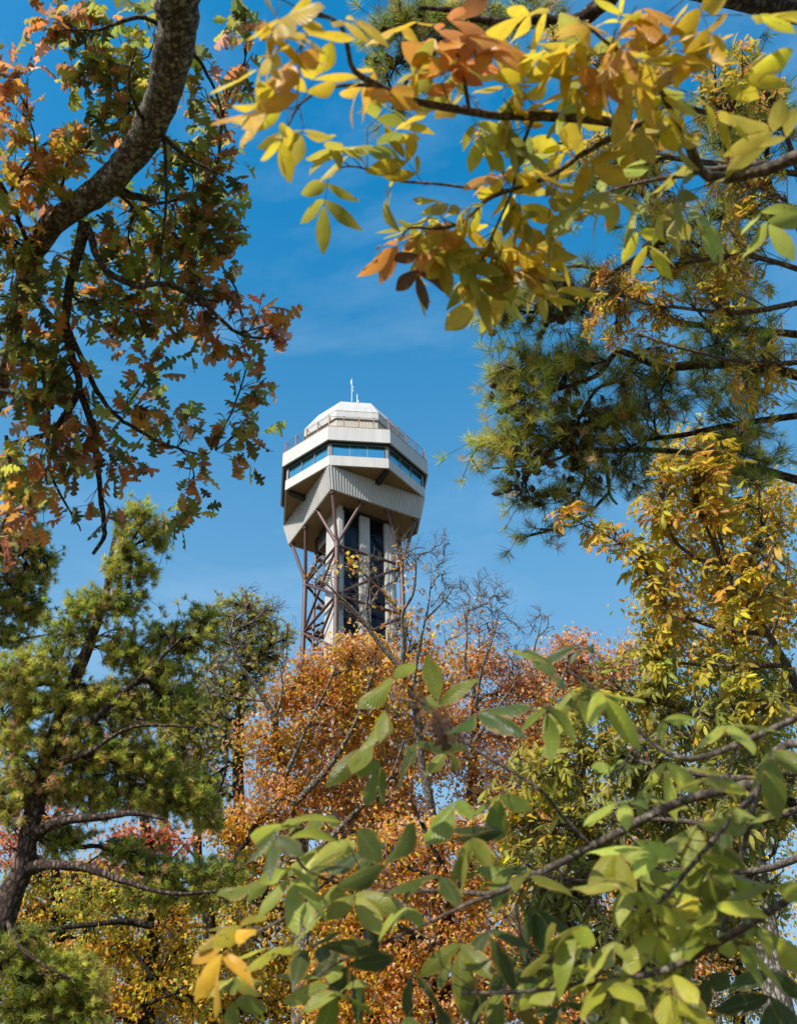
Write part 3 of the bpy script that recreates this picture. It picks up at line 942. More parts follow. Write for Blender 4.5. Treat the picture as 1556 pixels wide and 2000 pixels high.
def hickory(root, limbs, blobs, d0, leaf_len, per_blob_area, seg, tip_r, mat_twig, n_single=290, pairs=2, down=.35, jitter_dir=.8, rach_k=1.0, narrow=False):
    """limbs: list of world paths; blobs as in blob_points, one compound leaf per point"""
    nodes = Skel()
    for path in limbs:
        pts, rad = limb(path, mat_twig, root, 8, 6, .05, 'branch')
        nodes.add(pts)
    P, I = blob_points(blobs, per_blob_area, d0, 1.0)
    RN = np.array(nodes.p)
    Dv, Ls = [], []
    for i in range(len(P)):
        q = RN[np.linalg.norm(RN - P[i], axis=1).argmin()]
        d = unit(unit(P[i] - q) * .8 + rng.normal(0, jitter_dir, 3) * .6 + np.array([0, 0, -down]))
        Dv.append(d); Ls.append(leaf_len * rng.uniform(.8, 1.15))
    Dv, Ls = np.array(Dv), np.array(Ls)
    A = P - Dv * (Ls * .85 * rach_k)[:, None]
    G, par, tips = grow(nodes, A, seg, .14, .10)
    V, F = twig_mesh(G, par, len(nodes), tip_r, .42, tip_r * 5)
    loc, ax, no, sc, col = [], [], [], [], []
    extra_a, extra_b = [], []
    for i in range(len(P)):
        t = tips[i]
        d = Dv[i]; LL = Ls[i]
        up = unit(np.array([0, 0, 1.0]) + rng.normal(0, .35, 3))
        pr_ = pairs if pairs else (2 if blobs[I[i]][0] < 720 and blobs[I[i]][1] > 1560 and rng.random() < .75 else 1 if blobs[I[i]][0] < 1060 else (2 if rng.random() < .55 else 1))
        lo, a, n_, s_, e = compound(G[t], d, up, LL, pr_, rach_k)
        c = colours(blobs[I[i]][4], 1, .14)[0]
        loc += lo; ax += a; no += n_; sc += s_
        col += [np.clip(c * (1 + rng.normal(0, .12)), .006, .75) for _ in lo]
        extra_a.append(G[t]); extra_b.append(e)
    ea, eb = np.array(extra_a), np.array(extra_b)
    PP = np.vstack([ea, eb]); pr = np.r_[np.full(len(ea), -1), np.arange(len(ea))]
    V2, F2 = twig_mesh(PP, pr, len(ea), tip_r * .55, .4, 1)
    link_twigs('twigs', np.vstack([V, V2]), np.vstack([F, F2 + len(V)]), mat_twig, root)
    loc, ax, no, sc, col = map(np.array, (loc, ax, no, sc, col))
    R = frames(ax, no)
    near = np.argsort(np.linalg.norm(loc - CAM, axis=1) / sc)
    a, b = near[:n_single], near[n_single:]
    single_leaves('leaf', HICKN_ME if narrow else HICK_ME, R[a], loc[a], sc[a], col[a], root)
    if len(b): joined_leaves('foliage', HICKN if narrow else HICK, R[b], loc[b], sc[b], col[b], M['leaf_att'], root)
    return len(loc)

def scatter_tree(root, limbs, blobs, d0, n_per_px, leaf_len, per_tip, spread, seg, tip_r, mat_limb, mat_twig, tps, mat_leaf, bare=(), bare_per_px=.006, max_r=.06, sides=4, limb_sides=10):
    """broadleaf tree at middle distance: traced limbs, grown twigs, leaf sprays round each twig tip"""
    nodes = Skel()
    for path in limbs:
        pts, rad = limb(path, mat_limb, root, limb_sides, 5, .06, 'limb')
        nodes.add(pts)
    P, I = blob_points(blobs, n_per_px, d0, 1.0)
    nb = len(P)
    if bare:
        Q, _ = blob_points(bare, bare_per_px, d0, 1.0)
    G, par, tips = grow(nodes, P, seg, .16, .12)
    V, F = twig_mesh(G, par, len(nodes), tip_r, .45, max_r, sides)
    if bare:
        G2, par2, _ = grow(nodes, Q, seg * .6, .30, .3, .7, .12)
        V2, F2 = twig_mesh(G2, par2, len(nodes), tip_r * .48, .37, max_r * .35, sides)
        V, F = np.vstack([V, V2]), np.vstack([F, F2 + len(V)])
    link_twigs('twigs', V, F, mat_twig, root)
    n = nb * per_tip
    idx = np.repeat(np.arange(nb), per_tip)
    loc = P[idx] + rng.normal(0, 1, (n, 3)) * np.array([spread * 1.35, spread * 1.35, spread * .5])
    ax = unit(rng.normal(0, 1, (n, 3)) + np.array([0, 0, -.5]))
    no = unit(rng.normal(0, .55, (n, 3)) + np.array([0, 0, .4]) + np.array(SUN) * .9)
    sc = leaf_len * rng.uniform(.65, 1.25, n)
    col = np.zeros((n, 3))
    for bi in range(len(blobs)):
        s = np.where(I[idx] == bi)[0]
        if len(s): col[s] = colours(blobs[bi][4], len(s), .2)
    return loc, ax, no, sc, col

def needle_template(i, n, length, width):
    """a spray of needles round the last centimetres of a twig lying along +Y"""
    r = np.random.default_rng(700 + i)
    y0 = r.uniform(-.42, .08, n) * length
    ang = r.uniform(0, 2 * np.pi, n)
    op = np.clip(r.normal(.92, .36, n), .1, 1.55) * (1 - .35 * (y0 > 0))
    ln = length * r.uniform(.7, 1.1, n)
    d = np.stack([np.sin(op) * np.cos(ang), np.cos(op), np.sin(op) * np.sin(ang)], 1)
    b = np.stack([np.zeros(n), y0, np.zeros(n)], 1)
    e = b + d * ln[:, None]; e[:, 2] -= .0
    mid = b + d * ln[:, None] * .55 + r.normal(0, .03 * length, (n, 3))
    s = unit(np.cross(d, r.normal(0, 1, (n, 3)))) * width
    V = np.concatenate([b - s * .5, b + s * .5, mid + s * .5, mid - s * .5, e], 0)
    k = np.arange(n)
    T = np.concatenate([np.stack([k, k + n, k + 2 * n], 1), np.stack([k, k + 2 * n, k + 3 * n], 1), np.stack([k + 3 * n, k + 2 * n, k + 4 * n], 1)], 0)
    return V, T, np.zeros_like(V)

def cone_mesh():
    """a small pine cone: rows of scales round a spindle"""
    V, T = [], []
    rows, per = 7, 8
    for i in range(rows):
        t = i / (rows - 1); y = t
        r = .36 * math.sin(math.pi * (.12 + .80 * t)) ** .8
        for j in range(per):
            a = 2 * math.pi * (j + .5 * (i % 2)) / per; da = math.pi / per
            def pt(rad, ang, yy): return (rad * math.cos(ang), yy, rad * math.sin(ang))
            b = len(V)
            V += [pt(r * .45, a - da, y - .02), pt(r * .45, a + da, y - .02), pt(r * 1.02, a + da * .8, y - .08), pt(r * 1.15, a, y - .13), pt(r * 1.02, a - da * .8, y - .08), pt(r * .5, a, y + .1)]
            T += [(b, b + 1, b + 2), (b, b + 2, b + 3), (b, b + 3, b + 4), (b + 5, b + 2, b + 1), (b + 5, b + 3, b + 2), (b + 5, b + 4, b + 3), (b + 5, b, b + 4)]
    me = np_mesh('pine_cone', np.array(V), np.array(T), False)
    me.materials.append(M['cone'])
    return me
CONE = cone_mesh()

def pine(root, limbs, blobs, d0, n_per_px, length, nneed, width, seg, tip_r, palette, n_single=0, cones=(), cone_per_px=.004, cone_size=.05, max_r=.05, per_tip=2):
    nodes = Skel()
    for path in limbs:
        pts, rad = limb(path, M['bark_pine'], root, 10, 5, .08, 'limb')
        nodes.add(pts)
    P, I = blob_points(blobs, n_per_px, d0, 1.0)
    G, par, tips = grow(nodes, P, seg, .16, .14)
    loc, ax, col = [], [], []
    for i in range(len(P)):
        t = tips[i]; gd = unit(G[t] - G[par[t]])
        for q in range(per_tip):
            d = unit(gd * .8 + rng.normal(0, .45, 3) + np.array([0, 0, .45]))
            p = G[t] + (d * length * .3 if q == 0 else rng.normal(0, length * .9, 3) + d * length * .2)
            loc.append(p); ax.append(d)
        spec = blobs[I[i]][4] or palette
        col += list(colours(spec, per_tip, .2))
    loc, ax, col = np.array(loc), np.array(ax), np.array(col)
    # short shoots that carry the sprays
    ea = np.repeat(G[tips], per_tip, 0)
    PP = np.vstack([ea, loc + ax * length * .1]); pr = np.r_[np.full(len(ea), -1), np.arange(len(ea))]
    V, F = twig_mesh(G, par, len(nodes), tip_r, .45, max_r)
    V2, F2 = twig_mesh(PP, pr, len(ea), tip_r * .8, .4, 1)
    link_twigs('twigs', np.vstack([V, V2]), np.vstack([F, F2 + len(V)]), M['twig_pine'], root)
    no = unit(rng.normal(0, 1, ax.shape))
    R = frames(ax, no)
    sc = rng.uniform(.75, 1.2, len(loc))
    tps = [needle_template(i, nneed, length, width) for i in range(6)]
    near = np.argsort(np.linalg.norm(loc - CAM, axis=1) / sc)
    a, b = near[:n_single], near[n_single:]
    if n_single:
        mes = []
        for tp in tps:
            me = np_mesh('needle_tuft', tp[0], tp[1], False); me.materials.append(M['needle_o']); mes.append(me)
        single_leaves('needle_tuft', mes, R[a], loc[a], sc[a], col[a], root)
    joined_leaves('needles', tps, R[b], loc[b], sc[b], col[b], M['needle'], root)
    if cones:
        Q, _ = blob_points(cones, cone_per_px, d0, 1.0)
        Q = Q[:280]
        # hang each cone at the nearest twig
        for s0 in range(len(Q)):
            j = int(np.linalg.norm(G - Q[s0], axis=1).argmin())
            Q[s0] = G[j] + rng.normal(0, .03, 3)
        d = unit(rng.normal(0, 1, Q.shape) + np.array([0, 0, -.5]))
        Rc = frames(d, unit(rng.normal(0, 1, Q.shape)))
        single_leaves('pine_cone', [CONE], Rc, Q, cone_size * rng.uniform(.8, 1.25, len(Q)), np.full((len(Q), 3), .1), root)

def ext(path, *pts):
    """path continued through further world points (x, y, z, r)"""
    return list(path) + [tuple(p) for p in pts]

# ================================================================ 1. oak, upper left
tr = thing('oak_tree', base_under((.9, -2.6)), 'old oak with lichened curved limb and lobed leaves hanging in the upper left', 'tree')
oak_main = [(1.0, -2.6, -.1, .30), (.95, -2.4, 2.5, .24), (.75, -1.6, 5.0, .20), (.45, .2, 6.9, .16)]
oak_main += trace([(372, -60, 6.0), (352, 30, 6.1), (335, 120, 6.2), (308, 215, 6.4), (258, 305, 6.6), (190, 375, 6.8), (112, 430, 7.0), (68, 490, 7.15), (48, 560, 7.3), (30, 640, 7.5), (8, 740, 7.7), (-30, 860, 7.9)], 6, (.118, .05))
d1 = 7.0
oak_limbs = [oak_main,
    trace([(166, 432, 6.85), (155, 485, 6.85), (137, 555, 6.9), (128, 630, 6.95), (140, 700, 7.0), (153, 755, 7.0), (122, 820, 7.0), (92, 850, 7.05), (55, 862, 7.1), (8, 872, 7.2)], d1, (.036, .016)),
    trace([(128, 632, 6.95), (160, 700, 7.0), (190, 765, 7.0), (226, 812, 7.0), (265, 840, 7.05), (320, 868, 7.1), (385, 890, 7.1)], d1, (.022, .008)),
    trace([(153, 755, 7.0), (180, 830, 7.0), (192, 920, 7.05), (203, 1000, 7.1), (206, 1050, 7.1), (186, 1082, 7.15)], d1, (.026, .014)),
    trace([(228, 372, 6.75), (262, 383, 6.7), (302, 392, 6.65)], d1, (.030, .022)),
    trace([(170, 440, 6.8), (200, 520, 6.7), (265, 557, 6.6), (330, 555, 6.6), (395, 590, 6.7), (450, 640, 6.8), (500, 655, 6.9), (545, 650, 6.9)], d1, (.026, .006)),
    trace([(312, 262, 6.4), (350, 296, 6.4), (392, 325, 6.4), (440, 345, 6.4)], d1, (.016, .005)),
    trace([(322, 272, 6.4), (325, 380, 6.45), (316, 470, 6.5), (312, 560, 6.5)], d1, (.012, .005)),
    trace([(40, 600, 7.4), (90, 760, 7.3), (95, 900, 7.3), (110, 950, 7.3), (135, 1000, 7.3), (156, 1040, 7.3)], d1, (.02, .005)),
    trace([(-60, 760, 7.4), (20, 765, 7.2), (70, 778, 7.1), (105, 790, 7.05)], d1, (.02, .012)),
    trace([(352, 80, 6.2), (390, 120, 6.2), (425, 185, 6.25), (445, 255, 6.3)], d1, (.014, .005)),
    trace([(345, 60, 6.2), (268, 35, 6.2), (195, 60, 6.2), (120, 62, 6.2)], d1, (.016, .005)),
    trace([(290, 250, 6.4), (250, 170, 6.3), (265, 90, 6.3)], d1, (.013, .005)),
    trace([(65, 500, 7.1), (30, 420, 7.0), (-10, 340, 7.0)], d1, (.02, .008)),
    trace([(12, 850, 7.2), (22, 930, 7.2), (15, 1000, 7.2), (-10, 1060, 7.2)], d1, (.014, .008)),
    trace([(420, 880, 7.1), (470, 760, 7.0), (490, 700, 7.0)], d1, (.008, .004)),
    ]
tops = dict(G=3, YG=3, DG=2, OB=2, LG=2); red = dict(OB=4, O=1.6, R=.6, PK=1, OL=1); orng = dict(O=2, YO=1.6, OB=2.6, YG=2, LG=1.6, G=1)
mids = dict(G=4, DG=2.4, LG=2.4, OB=2, O=.7, YG=1.2, PG=1.2); lows = dict(OB=4, DG=1.5, G=3, O=1, LG=1, PK=.6, BR=.8)
oak_blobs = [(150, 60, 60, 50, tops), (110, 30, 40, 30, red), (210, 100, 85, 75, tops), (255, 195, 80, 70, tops), (170, 145, 50, 45, tops), (190, 240, 50, 45, tops), (300, 20, 45, 35, tops),
    (35, 150, 36, 55, red), (42, 215, 30, 35, red), (40, 330, 80, 75, orng), (110, 300, 65, 50, orng), (20, 440, 60, 75, orng), (95, 390, 50, 40, orng),
    (395, 170, 40, 60, tops), (450, 190, 35, 50, lows), (425, 270, 35, 50, tops), (445, 50, 38, 32, tops), (480, 70, 25, 50, lows),
    (330, 320, 50, 50, mids), (400, 330, 60, 55, mids), (430, 400, 60, 70, mids), (345, 420, 100, 70, mids), (425, 480, 55, 75, mids), (455, 560, 30, 40, lows),
    (290, 500, 130, 70, mids), (250, 440, 60, 50, mids), (380, 590, 110, 55, lows), (470, 620, 60, 40, red), (530, 640, 30, 22, red), (100, 560, 100, 90, mids), (230, 600, 110, 55, mids), (60, 680, 80, 95, mids), (120, 720, 60, 60, mids),
    (300, 690, 40, 30, lows), (300, 735, 22, 20, lows), (470, 690, 40, 50, lows), (500, 750, 28, 40, lows), (410, 665, 50, 25, lows),
    (250, 765, 40, 25, mids), (285, 805, 60, 35, lows), (360, 830, 70, 35, lows), (430, 850, 60, 32, lows), (470, 800, 40, 40, lows), (485, 890, 28, 40, lows), (400, 885, 50, 32, lows), (370, 950, 40, 32, lows), (370, 1012, 34, 34, mids),
    (150, 800, 70, 50, lows), (55, 780, 55, 55, lows), (125, 880, 80, 60, lows), (50, 920, 55, 60, orng), (215, 875, 45, 45, lows), (262, 915, 40, 32, lows), (152, 985, 22, 24, lows), (218, 990, 24, 24, lows), (40, 1005, 45, 42, red), (8, 1060, 26, 45, red), (-60, 500, 60, 300, mids)]
nodes = Skel()
for i, pth in enumerate(oak_limbs):
    pts, rad = limb(pth, M['bark_oak'] if i == 0 else M['twig_oak'], tr, 16 if i == 0 else 8, 8 if i == 0 else 5, .05, 'trunk' if i == 0 else 'limb', wander=0 if i == 0 else .006)
    nodes.add(pts[40:] if i == 0 else pts)
P, I = blob_points(oak_blobs, .00135, d1, .9)
for i in range(len(P)):
    pass
G, par, tips = grow(nodes, P, .10, .18, .12)
V, F = twig_mesh(G, par, len(nodes), .0022, .45, .012)
link_twigs('twigs', V, F, M['twig_oak'], tr)
per = 3
idx = np.repeat(np.arange(len(P)), per); n = len(idx)
gd = unit(G[tips] - G[par[tips]])[idx]
ax = unit(gd * .6 + rng.normal(0, .6, (n, 3)) + np.array([0, 0, -.55]))
no = unit(rng.normal(0, .55, (n, 3)) + np.array([0, 0, .4]) + np.array(SUN) * .6)
loc = P[idx] + rng.normal(0, .035, (n, 3))
sc = .172 * rng.uniform(.6, 1.15, n)
col = np.zeros((n, 3))
for bi in range(len(oak_blobs)):
    s = np.where(I[idx] == bi)[0]
    if len(s): col[s] = colours(oak_blobs[bi][4], len(s), .22)
R = frames(ax, no)
near = np.argsort(np.linalg.norm(loc - CAM, axis=1) / sc)
single_leaves('leaf', OAK_ME, R[near[:295]], loc[near[:295]], sc[near[:295]], col[near[:295]], tr)
b = near[295:]
joined_leaves('foliage', OAK, R[b], loc[b], sc[b], col[b], M['oak_att'], tr)

# ================================================================ 2. pines
# right pine with cones
tr = thing('pine_tree', base_under((6.6, 4.6)), 'pine with many dark cones reaching in at the upper right', 'tree')
tp = (6.6, 4.6)
T0 = [(6.6, 4.6, -.1, .27), (6.55, 4.6, 3.5, .22), (6.45, 4.55, 7.0, .17), (6.3, 4.5, 11, .10), (6.2, 4.4, 14, .03)]
dp = 8.6
def from_trunk(h, r=.06): return (6.6 - h * .02, 4.58, h, r)
pl = [T0,
    trace([(1640, 760, 8.8), (1520, 725, 8.7), (1400, 712, 8.6), (1332, 715, 8.5), (1290, 717, 8.5), (1240, 697, 8.5), (1203, 688, 8.5), (1172, 728, 8.5), (1128, 748, 8.5), (1060, 768, 8.5), (1000, 775, 8.5)], dp, (.042, .012)),
    trace([(1240, 697, 8.5), (1215, 740, 8.6), (1165, 760, 8.6), (1130, 820, 8.6), (1115, 870, 8.6)], dp, (.022, .008)),
    trace([(1640, 430, 8.9), (1420, 420, 8.7), (1330, 450, 8.6), (1250, 500, 8.6), (1160, 556, 8.6), (1100, 590, 8.6), (1040, 612, 8.6)], dp, (.045, .010)),
    trace([(1640, 660, 8.9), (1420, 640, 8.8), (1300, 620, 8.8), (1200, 540, 8.8), (1120, 520, 8.8), (1050, 545, 8.8)], dp, (.035, .008)),
    trace([(1640, 800, 8.8), (1430, 830, 8.6), (1332, 850, 8.6), (1270, 858, 8.6), (1230, 872, 8.6)], dp, (.03, .010)),
    trace([(1640, 960, 9.0), (1420, 900, 8.9), (1300, 880, 8.9), (1185, 880, 8.9), (1140, 876, 8.9), (1060, 905, 8.9), (960, 915, 8.9)], dp, (.035, .008)),
    trace([(1170, 878, 8.9), (1185, 920, 8.9), (1190, 965, 8.9), (1204, 985, 8.9)], dp, (.02, .010)),
    trace([(1190, 960, 8.9), (1140, 1010, 8.9), (1080, 1035, 8.9), (1020, 1050, 8.9)], dp, (.014, .006)),
    [(6.3, 4.5, 11, .10)] + trace([(1300, -30, 8.2), (1190, 0, 8.1), (1150, 28, 8.0), (1110, 48, 8.0), (1050, 36, 8.0), (985, 44, 8.0), (930, 36, 8.0), (880, 20, 8.0), (820, 15, 8.0)], dp, (.07, .012)),
    trace([(930, 36, 8.0), (860, 90, 8.0), (800, 150, 8.0), (765, 215, 8.0)], dp, (.016, .006)),
]
NG = dict(NL=3, NM=3, NK=.8, NT=.35)
ND = dict(NM=3, NK=2, NL=1.2, NT=.5)
pb = [(1000, 590, 55, 40, NG), (1060, 545, 55, 50, ND), (980, 625, 40, 28, NG), (1100, 600, 75, 55, ND), (1190, 570, 60, 45, ND), (1290, 440, 40, 60, ND),
    (1030, 715, 65, 35, NG), (990, 760, 45, 45, NG), (1075, 735, 70, 45, NG), (1150, 705, 70, 40, NG), (1250, 730, 65, 50, ND), (1050, 800, 85, 55, NG), (965, 885, 50, 25, NG), (925, 915, 18, 12, NG), (1000, 865, 60, 32, NG),
    (1075, 880, 75, 45, ND), (1150, 840, 70, 60, ND), (1230, 830, 65, 65, ND), (1015, 960, 50, 22, NG), (1075, 970, 50, 30, ND), (1155, 925, 50, 40, ND), (1025, 1045, 22, 12, ND), (1065, 1035, 35, 14, ND), (1250, 915, 45, 40, ND), (1300, 780, 35, 65, ND), (1130, 990, 40, 20, ND),
    (800, 25, 85, 22, ND), (760, 55, 50, 30, ND), (750, 130, 38, 40, NG), (775, 215, 25, 28, ND), (860, 40, 90, 40, ND), (950, 45, 70, 40, ND), (1040, 30, 70, 32, ND), (820, 100, 48, 32, NG), (900, 80, 60, 30, ND),
    (1400, 500, 80, 120, ND), (1430, 700, 90, 120, ND), (1440, 880, 90, 90, ND), (1450, 250, 90, 130, ND), (1200, 330, 90, 60, ND)]
cb = [(1100, 880, 110, 70, None), (1050, 920, 90, 60, None), (1060, 620, 100, 60, None), (1000, 800, 60, 60, None), (1150, 820, 90, 80, None), (1140, 560, 60, 60, None), (800, 90, 80, 80, None), (1090, 1030, 70, 20, None), (950, 60, 90, 40, None), (770, 215, 20, 20, None)]
pine(tr, pl, pb, dp, .0036, .120, 40, .0034, .10, .0032, ND, n_single=280, cones=cb, cone_per_px=.0023, cone_size=.072, max_r=.018)

# leaning pine, left
dl = 14.5
bx = at(-40, 1900, dl); tr = thing('pine_tree', base_under((bx[0] - .3, bx[1])), 'tall leaning pine with long trunk and bristly green boughs on the left', 'tree')
b0 = base_under((bx[0] - .3, bx[1]))
pmain = [(b0[0], b0[1], b0[2] - .1, .24), (b0[0] + .1, b0[1], b0[2] + 1.6, .21)] + trace([(0, 1812, dl), (42, 1705, dl), (62, 1610, dl), (84, 1520, dl), (100, 1450, dl), (140, 1345, dl), (172, 1265, dl), (200, 1190, dl + .2), (214, 1120, dl + .3), (222, 1060, dl + .4), (240, 1000, dl + .5)], dl, (.155, .02))
pl = [pmain,
    trace([(58, 1640, dl), (100, 1610, dl - .3), (150, 1600, dl - .5), (200, 1596, dl - .7), (260, 1588, dl - .9), (320, 1600, dl - 1)], dl, (.085, .02)),
    trace([(45, 1700, dl), (80, 1690, dl - .2), (130, 1690, dl - .5), (180, 1698, dl - .8), (240, 1720, dl - 1), (330, 1745, dl - 1.2), (430, 1740, dl - 1.3)], dl, (.09, .015)),
    trace([(90, 1490, dl), (150, 1440, dl - .2), (200, 1390, dl - .3), (250, 1345, dl - .3), (310, 1290, dl - .4), (360, 1240, dl - .4)], dl, (.07, .015)),
    trace([(90, 1500, dl), (170, 1470, dl - .5), (260, 1420, dl - .7), (380, 1420, dl - .8)], dl, (.05, .012)),
    trace([(85, 1515, dl), (40, 1470, dl), (-20, 1440, dl)], dl, (.05, .015)),
    trace([(200, 1190, dl + .2), (230, 1150, dl), (238, 1105, dl), (260, 1060, dl)], dl, (.03, .01)),
    trace([(120, 1395, dl), (110, 1330, dl + .2), (130, 1250, dl + .3)], dl, (.045, .012)),
    trace([(10, 1790, dl), (40, 1850, dl - .5), (95, 1890, dl - .8), (150, 1915, dl - 1)], dl, (.032, .01)),
]
PG1 = dict(NL=4, NM=2.6, NO=1, NT=.5); PG2 = dict(NM=3, NL=1.6, NK=1, NT=.3); PG3 = dict(NL=3, NO=2, NM=1.5, NT=1.3)
pb = [(270, 1000, 32, 20, PG1), (300, 1040, 34, 32, PG1), (250, 1060, 30, 42, PG1), (240, 1110, 40, 36, PG1), (290, 1110, 28, 24, PG1), (312, 1060, 20, 18, PG2),
    (190, 1190, 50, 34, PG2), (150, 1180, 24, 24, PG2), (250, 1180, 42, 32, PG2), (130, 1235, 50, 32, PG2), (240, 1265, 50, 42, PG1), (330, 1240, 50, 34, PG1), (390, 1210, 32, 32, PG1), (300, 1300, 70, 42, PG1), (380, 1260, 45, 40, PG1),
    (90, 1305, 70, 40, PG1), (55, 1370, 60, 42, PG3), (150, 1370, 70, 42, PG1), (30, 1450, 40, 70, PG3), (20, 1330, 45, 50, PG2), (15, 1580, 30, 40, PG3), (130, 1450, 85, 42, PG3), (250, 1380, 80, 50, PG1), (340, 1370, 60, 52, PG2),
    (220, 1480, 90, 50, PG1), (300, 1500, 70, 50, PG1), (120, 1530, 80, 40, PG3), (200, 1560, 80, 32, PG3), (300, 1560, 75, 34, PG1), (370, 1560, 52, 42, PG1), (405, 1590, 40, 32, PG1), (40, 1540, 45, 40, PG3),
    (130, 1640, 50, 28, PG2), (250, 1665, 50, 32, PG2), (340, 1705, 80, 32, PG2), (400, 1740, 52, 30, PG2), (440, 1705, 40, 24, PG2), (300, 1745, 60, 28, PG2),
    (30, 1850, 55, 50, PG2), (60, 1920, 75, 52, PG2), (130, 1905, 75, 45, PG1), (60, 1985, 85, 40, PG2), (160, 1965, 55, 42, PG1)]
pine(tr, pl, pb, dl, .0118, .105, 40, .0058, .14, .0045, PG1, n_single=290, max_r=.03)

# second pine at the left edge
dl = 18.0
bx = at(-130, 1500, dl); b0 = base_under((bx[0], bx[1])); tr = thing('pine_tree', b0, 'pine crown showing at the left edge under the oak leaves', 'tree')
pl = [[(b0[0], b0[1], b0[2] - .1, .22), (b0[0], b0[1], b0[2] + 3, .19)] + trace([(-120, 1400), (-90, 1200), (-60, 1000), (-45, 880)], dl, (.14, .03)),
    trace([(-85, 1190), (-20, 1170), (50, 1165)], dl, (.05, .015)), trace([(-72, 1100), (0, 1090), (70, 1080)], dl, (.05, .015)), trace([(-95, 1260), (0, 1255), (90, 1240)], dl, (.05, .015)), trace([(-60, 1000), (0, 975), (50, 960)], dl, (.04, .012))]
pb = [(40, 1050, 55, 38, PG3), (85, 1090, 30, 30, PG2), (50, 1130, 50, 32, PG3), (30, 1180, 45, 32, PG3), (70, 1200, 42, 26, PG2), (20, 1245, 50, 26, PG2), (60, 975, 40, 25, PG2), (20, 930, 40, 40, PG2), (-40, 1100, 60, 120, PG2)]
pine(tr, pl, pb, dl, .0150, .12, 36, .0075, .2, .006, PG1, max_r=.03)

# round olive pine behind, left of the tower
dl = 30.0
bx = at(470, 1700, dl); b0 = base_under((bx[0], bx[1])); tr = thing('pine_tree', b0, 'round olive green pine crown standing left of the tower frame', 'tree')
pl = [[(b0[0], b0[1], b0[2] - .1, .26), (b0[0], b0[1], b0[2] + 4, .23)] + trace([(470, 1700), (465, 1500), (470, 1380), (485, 1280), (490, 1190)], dl, (.2, .04)),
    trace([(470, 1380), (430, 1330), (400, 1300)], dl, (.07, .02)), trace([(478, 1320), (520, 1270), (560, 1245)], dl, (.07, .02)), trace([(468, 1440), (420, 1420), (370, 1400)], dl, (.06, .02))]
PO = dict(NO=3, NL=2, NM=1.5, NT=.5)
pb = [(465, 1178, 50, 24, PO), (500, 1200, 45, 32, PO), (440, 1230, 50, 42, PO), (520, 1245, 42, 34, PO), (560, 1245, 20, 24, PO), (480, 1280, 62, 50, PO), (420, 1335, 55, 52, PO), (400, 1420, 55, 70, PO), (470, 1360, 50, 50, PO), (360, 1480, 40, 60, PO), (450, 1450, 40, 50, PO), (400, 1540, 60, 50, PO), (340, 1420, 40, 50, PO), (520, 1300, 40, 40, PO)]
pine(tr, pl, pb, dl, .0145, .13, 28, .011, .3, .010, PO, max_r=.05)

# ================================================================ 3. orange and yellow broadleaf trees
def broadleaf(base_px, d, label, limbs, blobs, n_per_px, leaf_len, per_tip, spread, bare=(), bare_per_px=.006, cat='tree', mat=None, group=None, seg=.35, tip_r=.008, max_r=.08, r0=.2, name='broadleaf_tree'):
    bx = at(base_px[0], base_px[1], d); b0 = base_under((bx[0], bx[1]))
    t = thing(name, b0, label, cat, group)
    first = limbs[0]
    w0 = trace(first[0], d, first[1])
    L_ = [[(b0[0], b0[1], b0[2] - .1, r0 * 1.15), tuple((np.array([b0[0], b0[1], b0[2] + 1.5]) * .6 + np.array(w0[0][:3]) * .4)) + (r0,)] + w0]
    for p, r in limbs[1:]: L_.append(trace(p, d * .965, r))
    m = mat or M['bark_grey']
    loc, ax, no, sc, col = scatter_tree(t, L_, blobs, d, n_per_px, leaf_len, per_tip, spread, seg, tip_r, m, m, SMALL, M['small'], bare, bare_per_px, max_r)
    joined_leaves('foliage', SMALL, frames(ax, no), loc, sc, col, M['small'], t)
    return t

OA = dict(O=4, YO=2.6, OB=1.3, PB=2.2, Y=.8, CR=.35); OY = dict(YO=3, Y=2.4, O=2.4, PB=.8, YG=.5); OP = dict(PB=3, OB=2.4, O=2, PK=1); RD = dict(R=3, OB=2, O=1.5, PK=.6)  # cream CR in OA paints sunlit highlights into the orange leaf colours
YL = dict(Y=3, YO=2.2, YG=2.4, O=.6, LG=.8); YGN = dict(YG=3, LG=2.5, Y=1, G=1, O=.7)

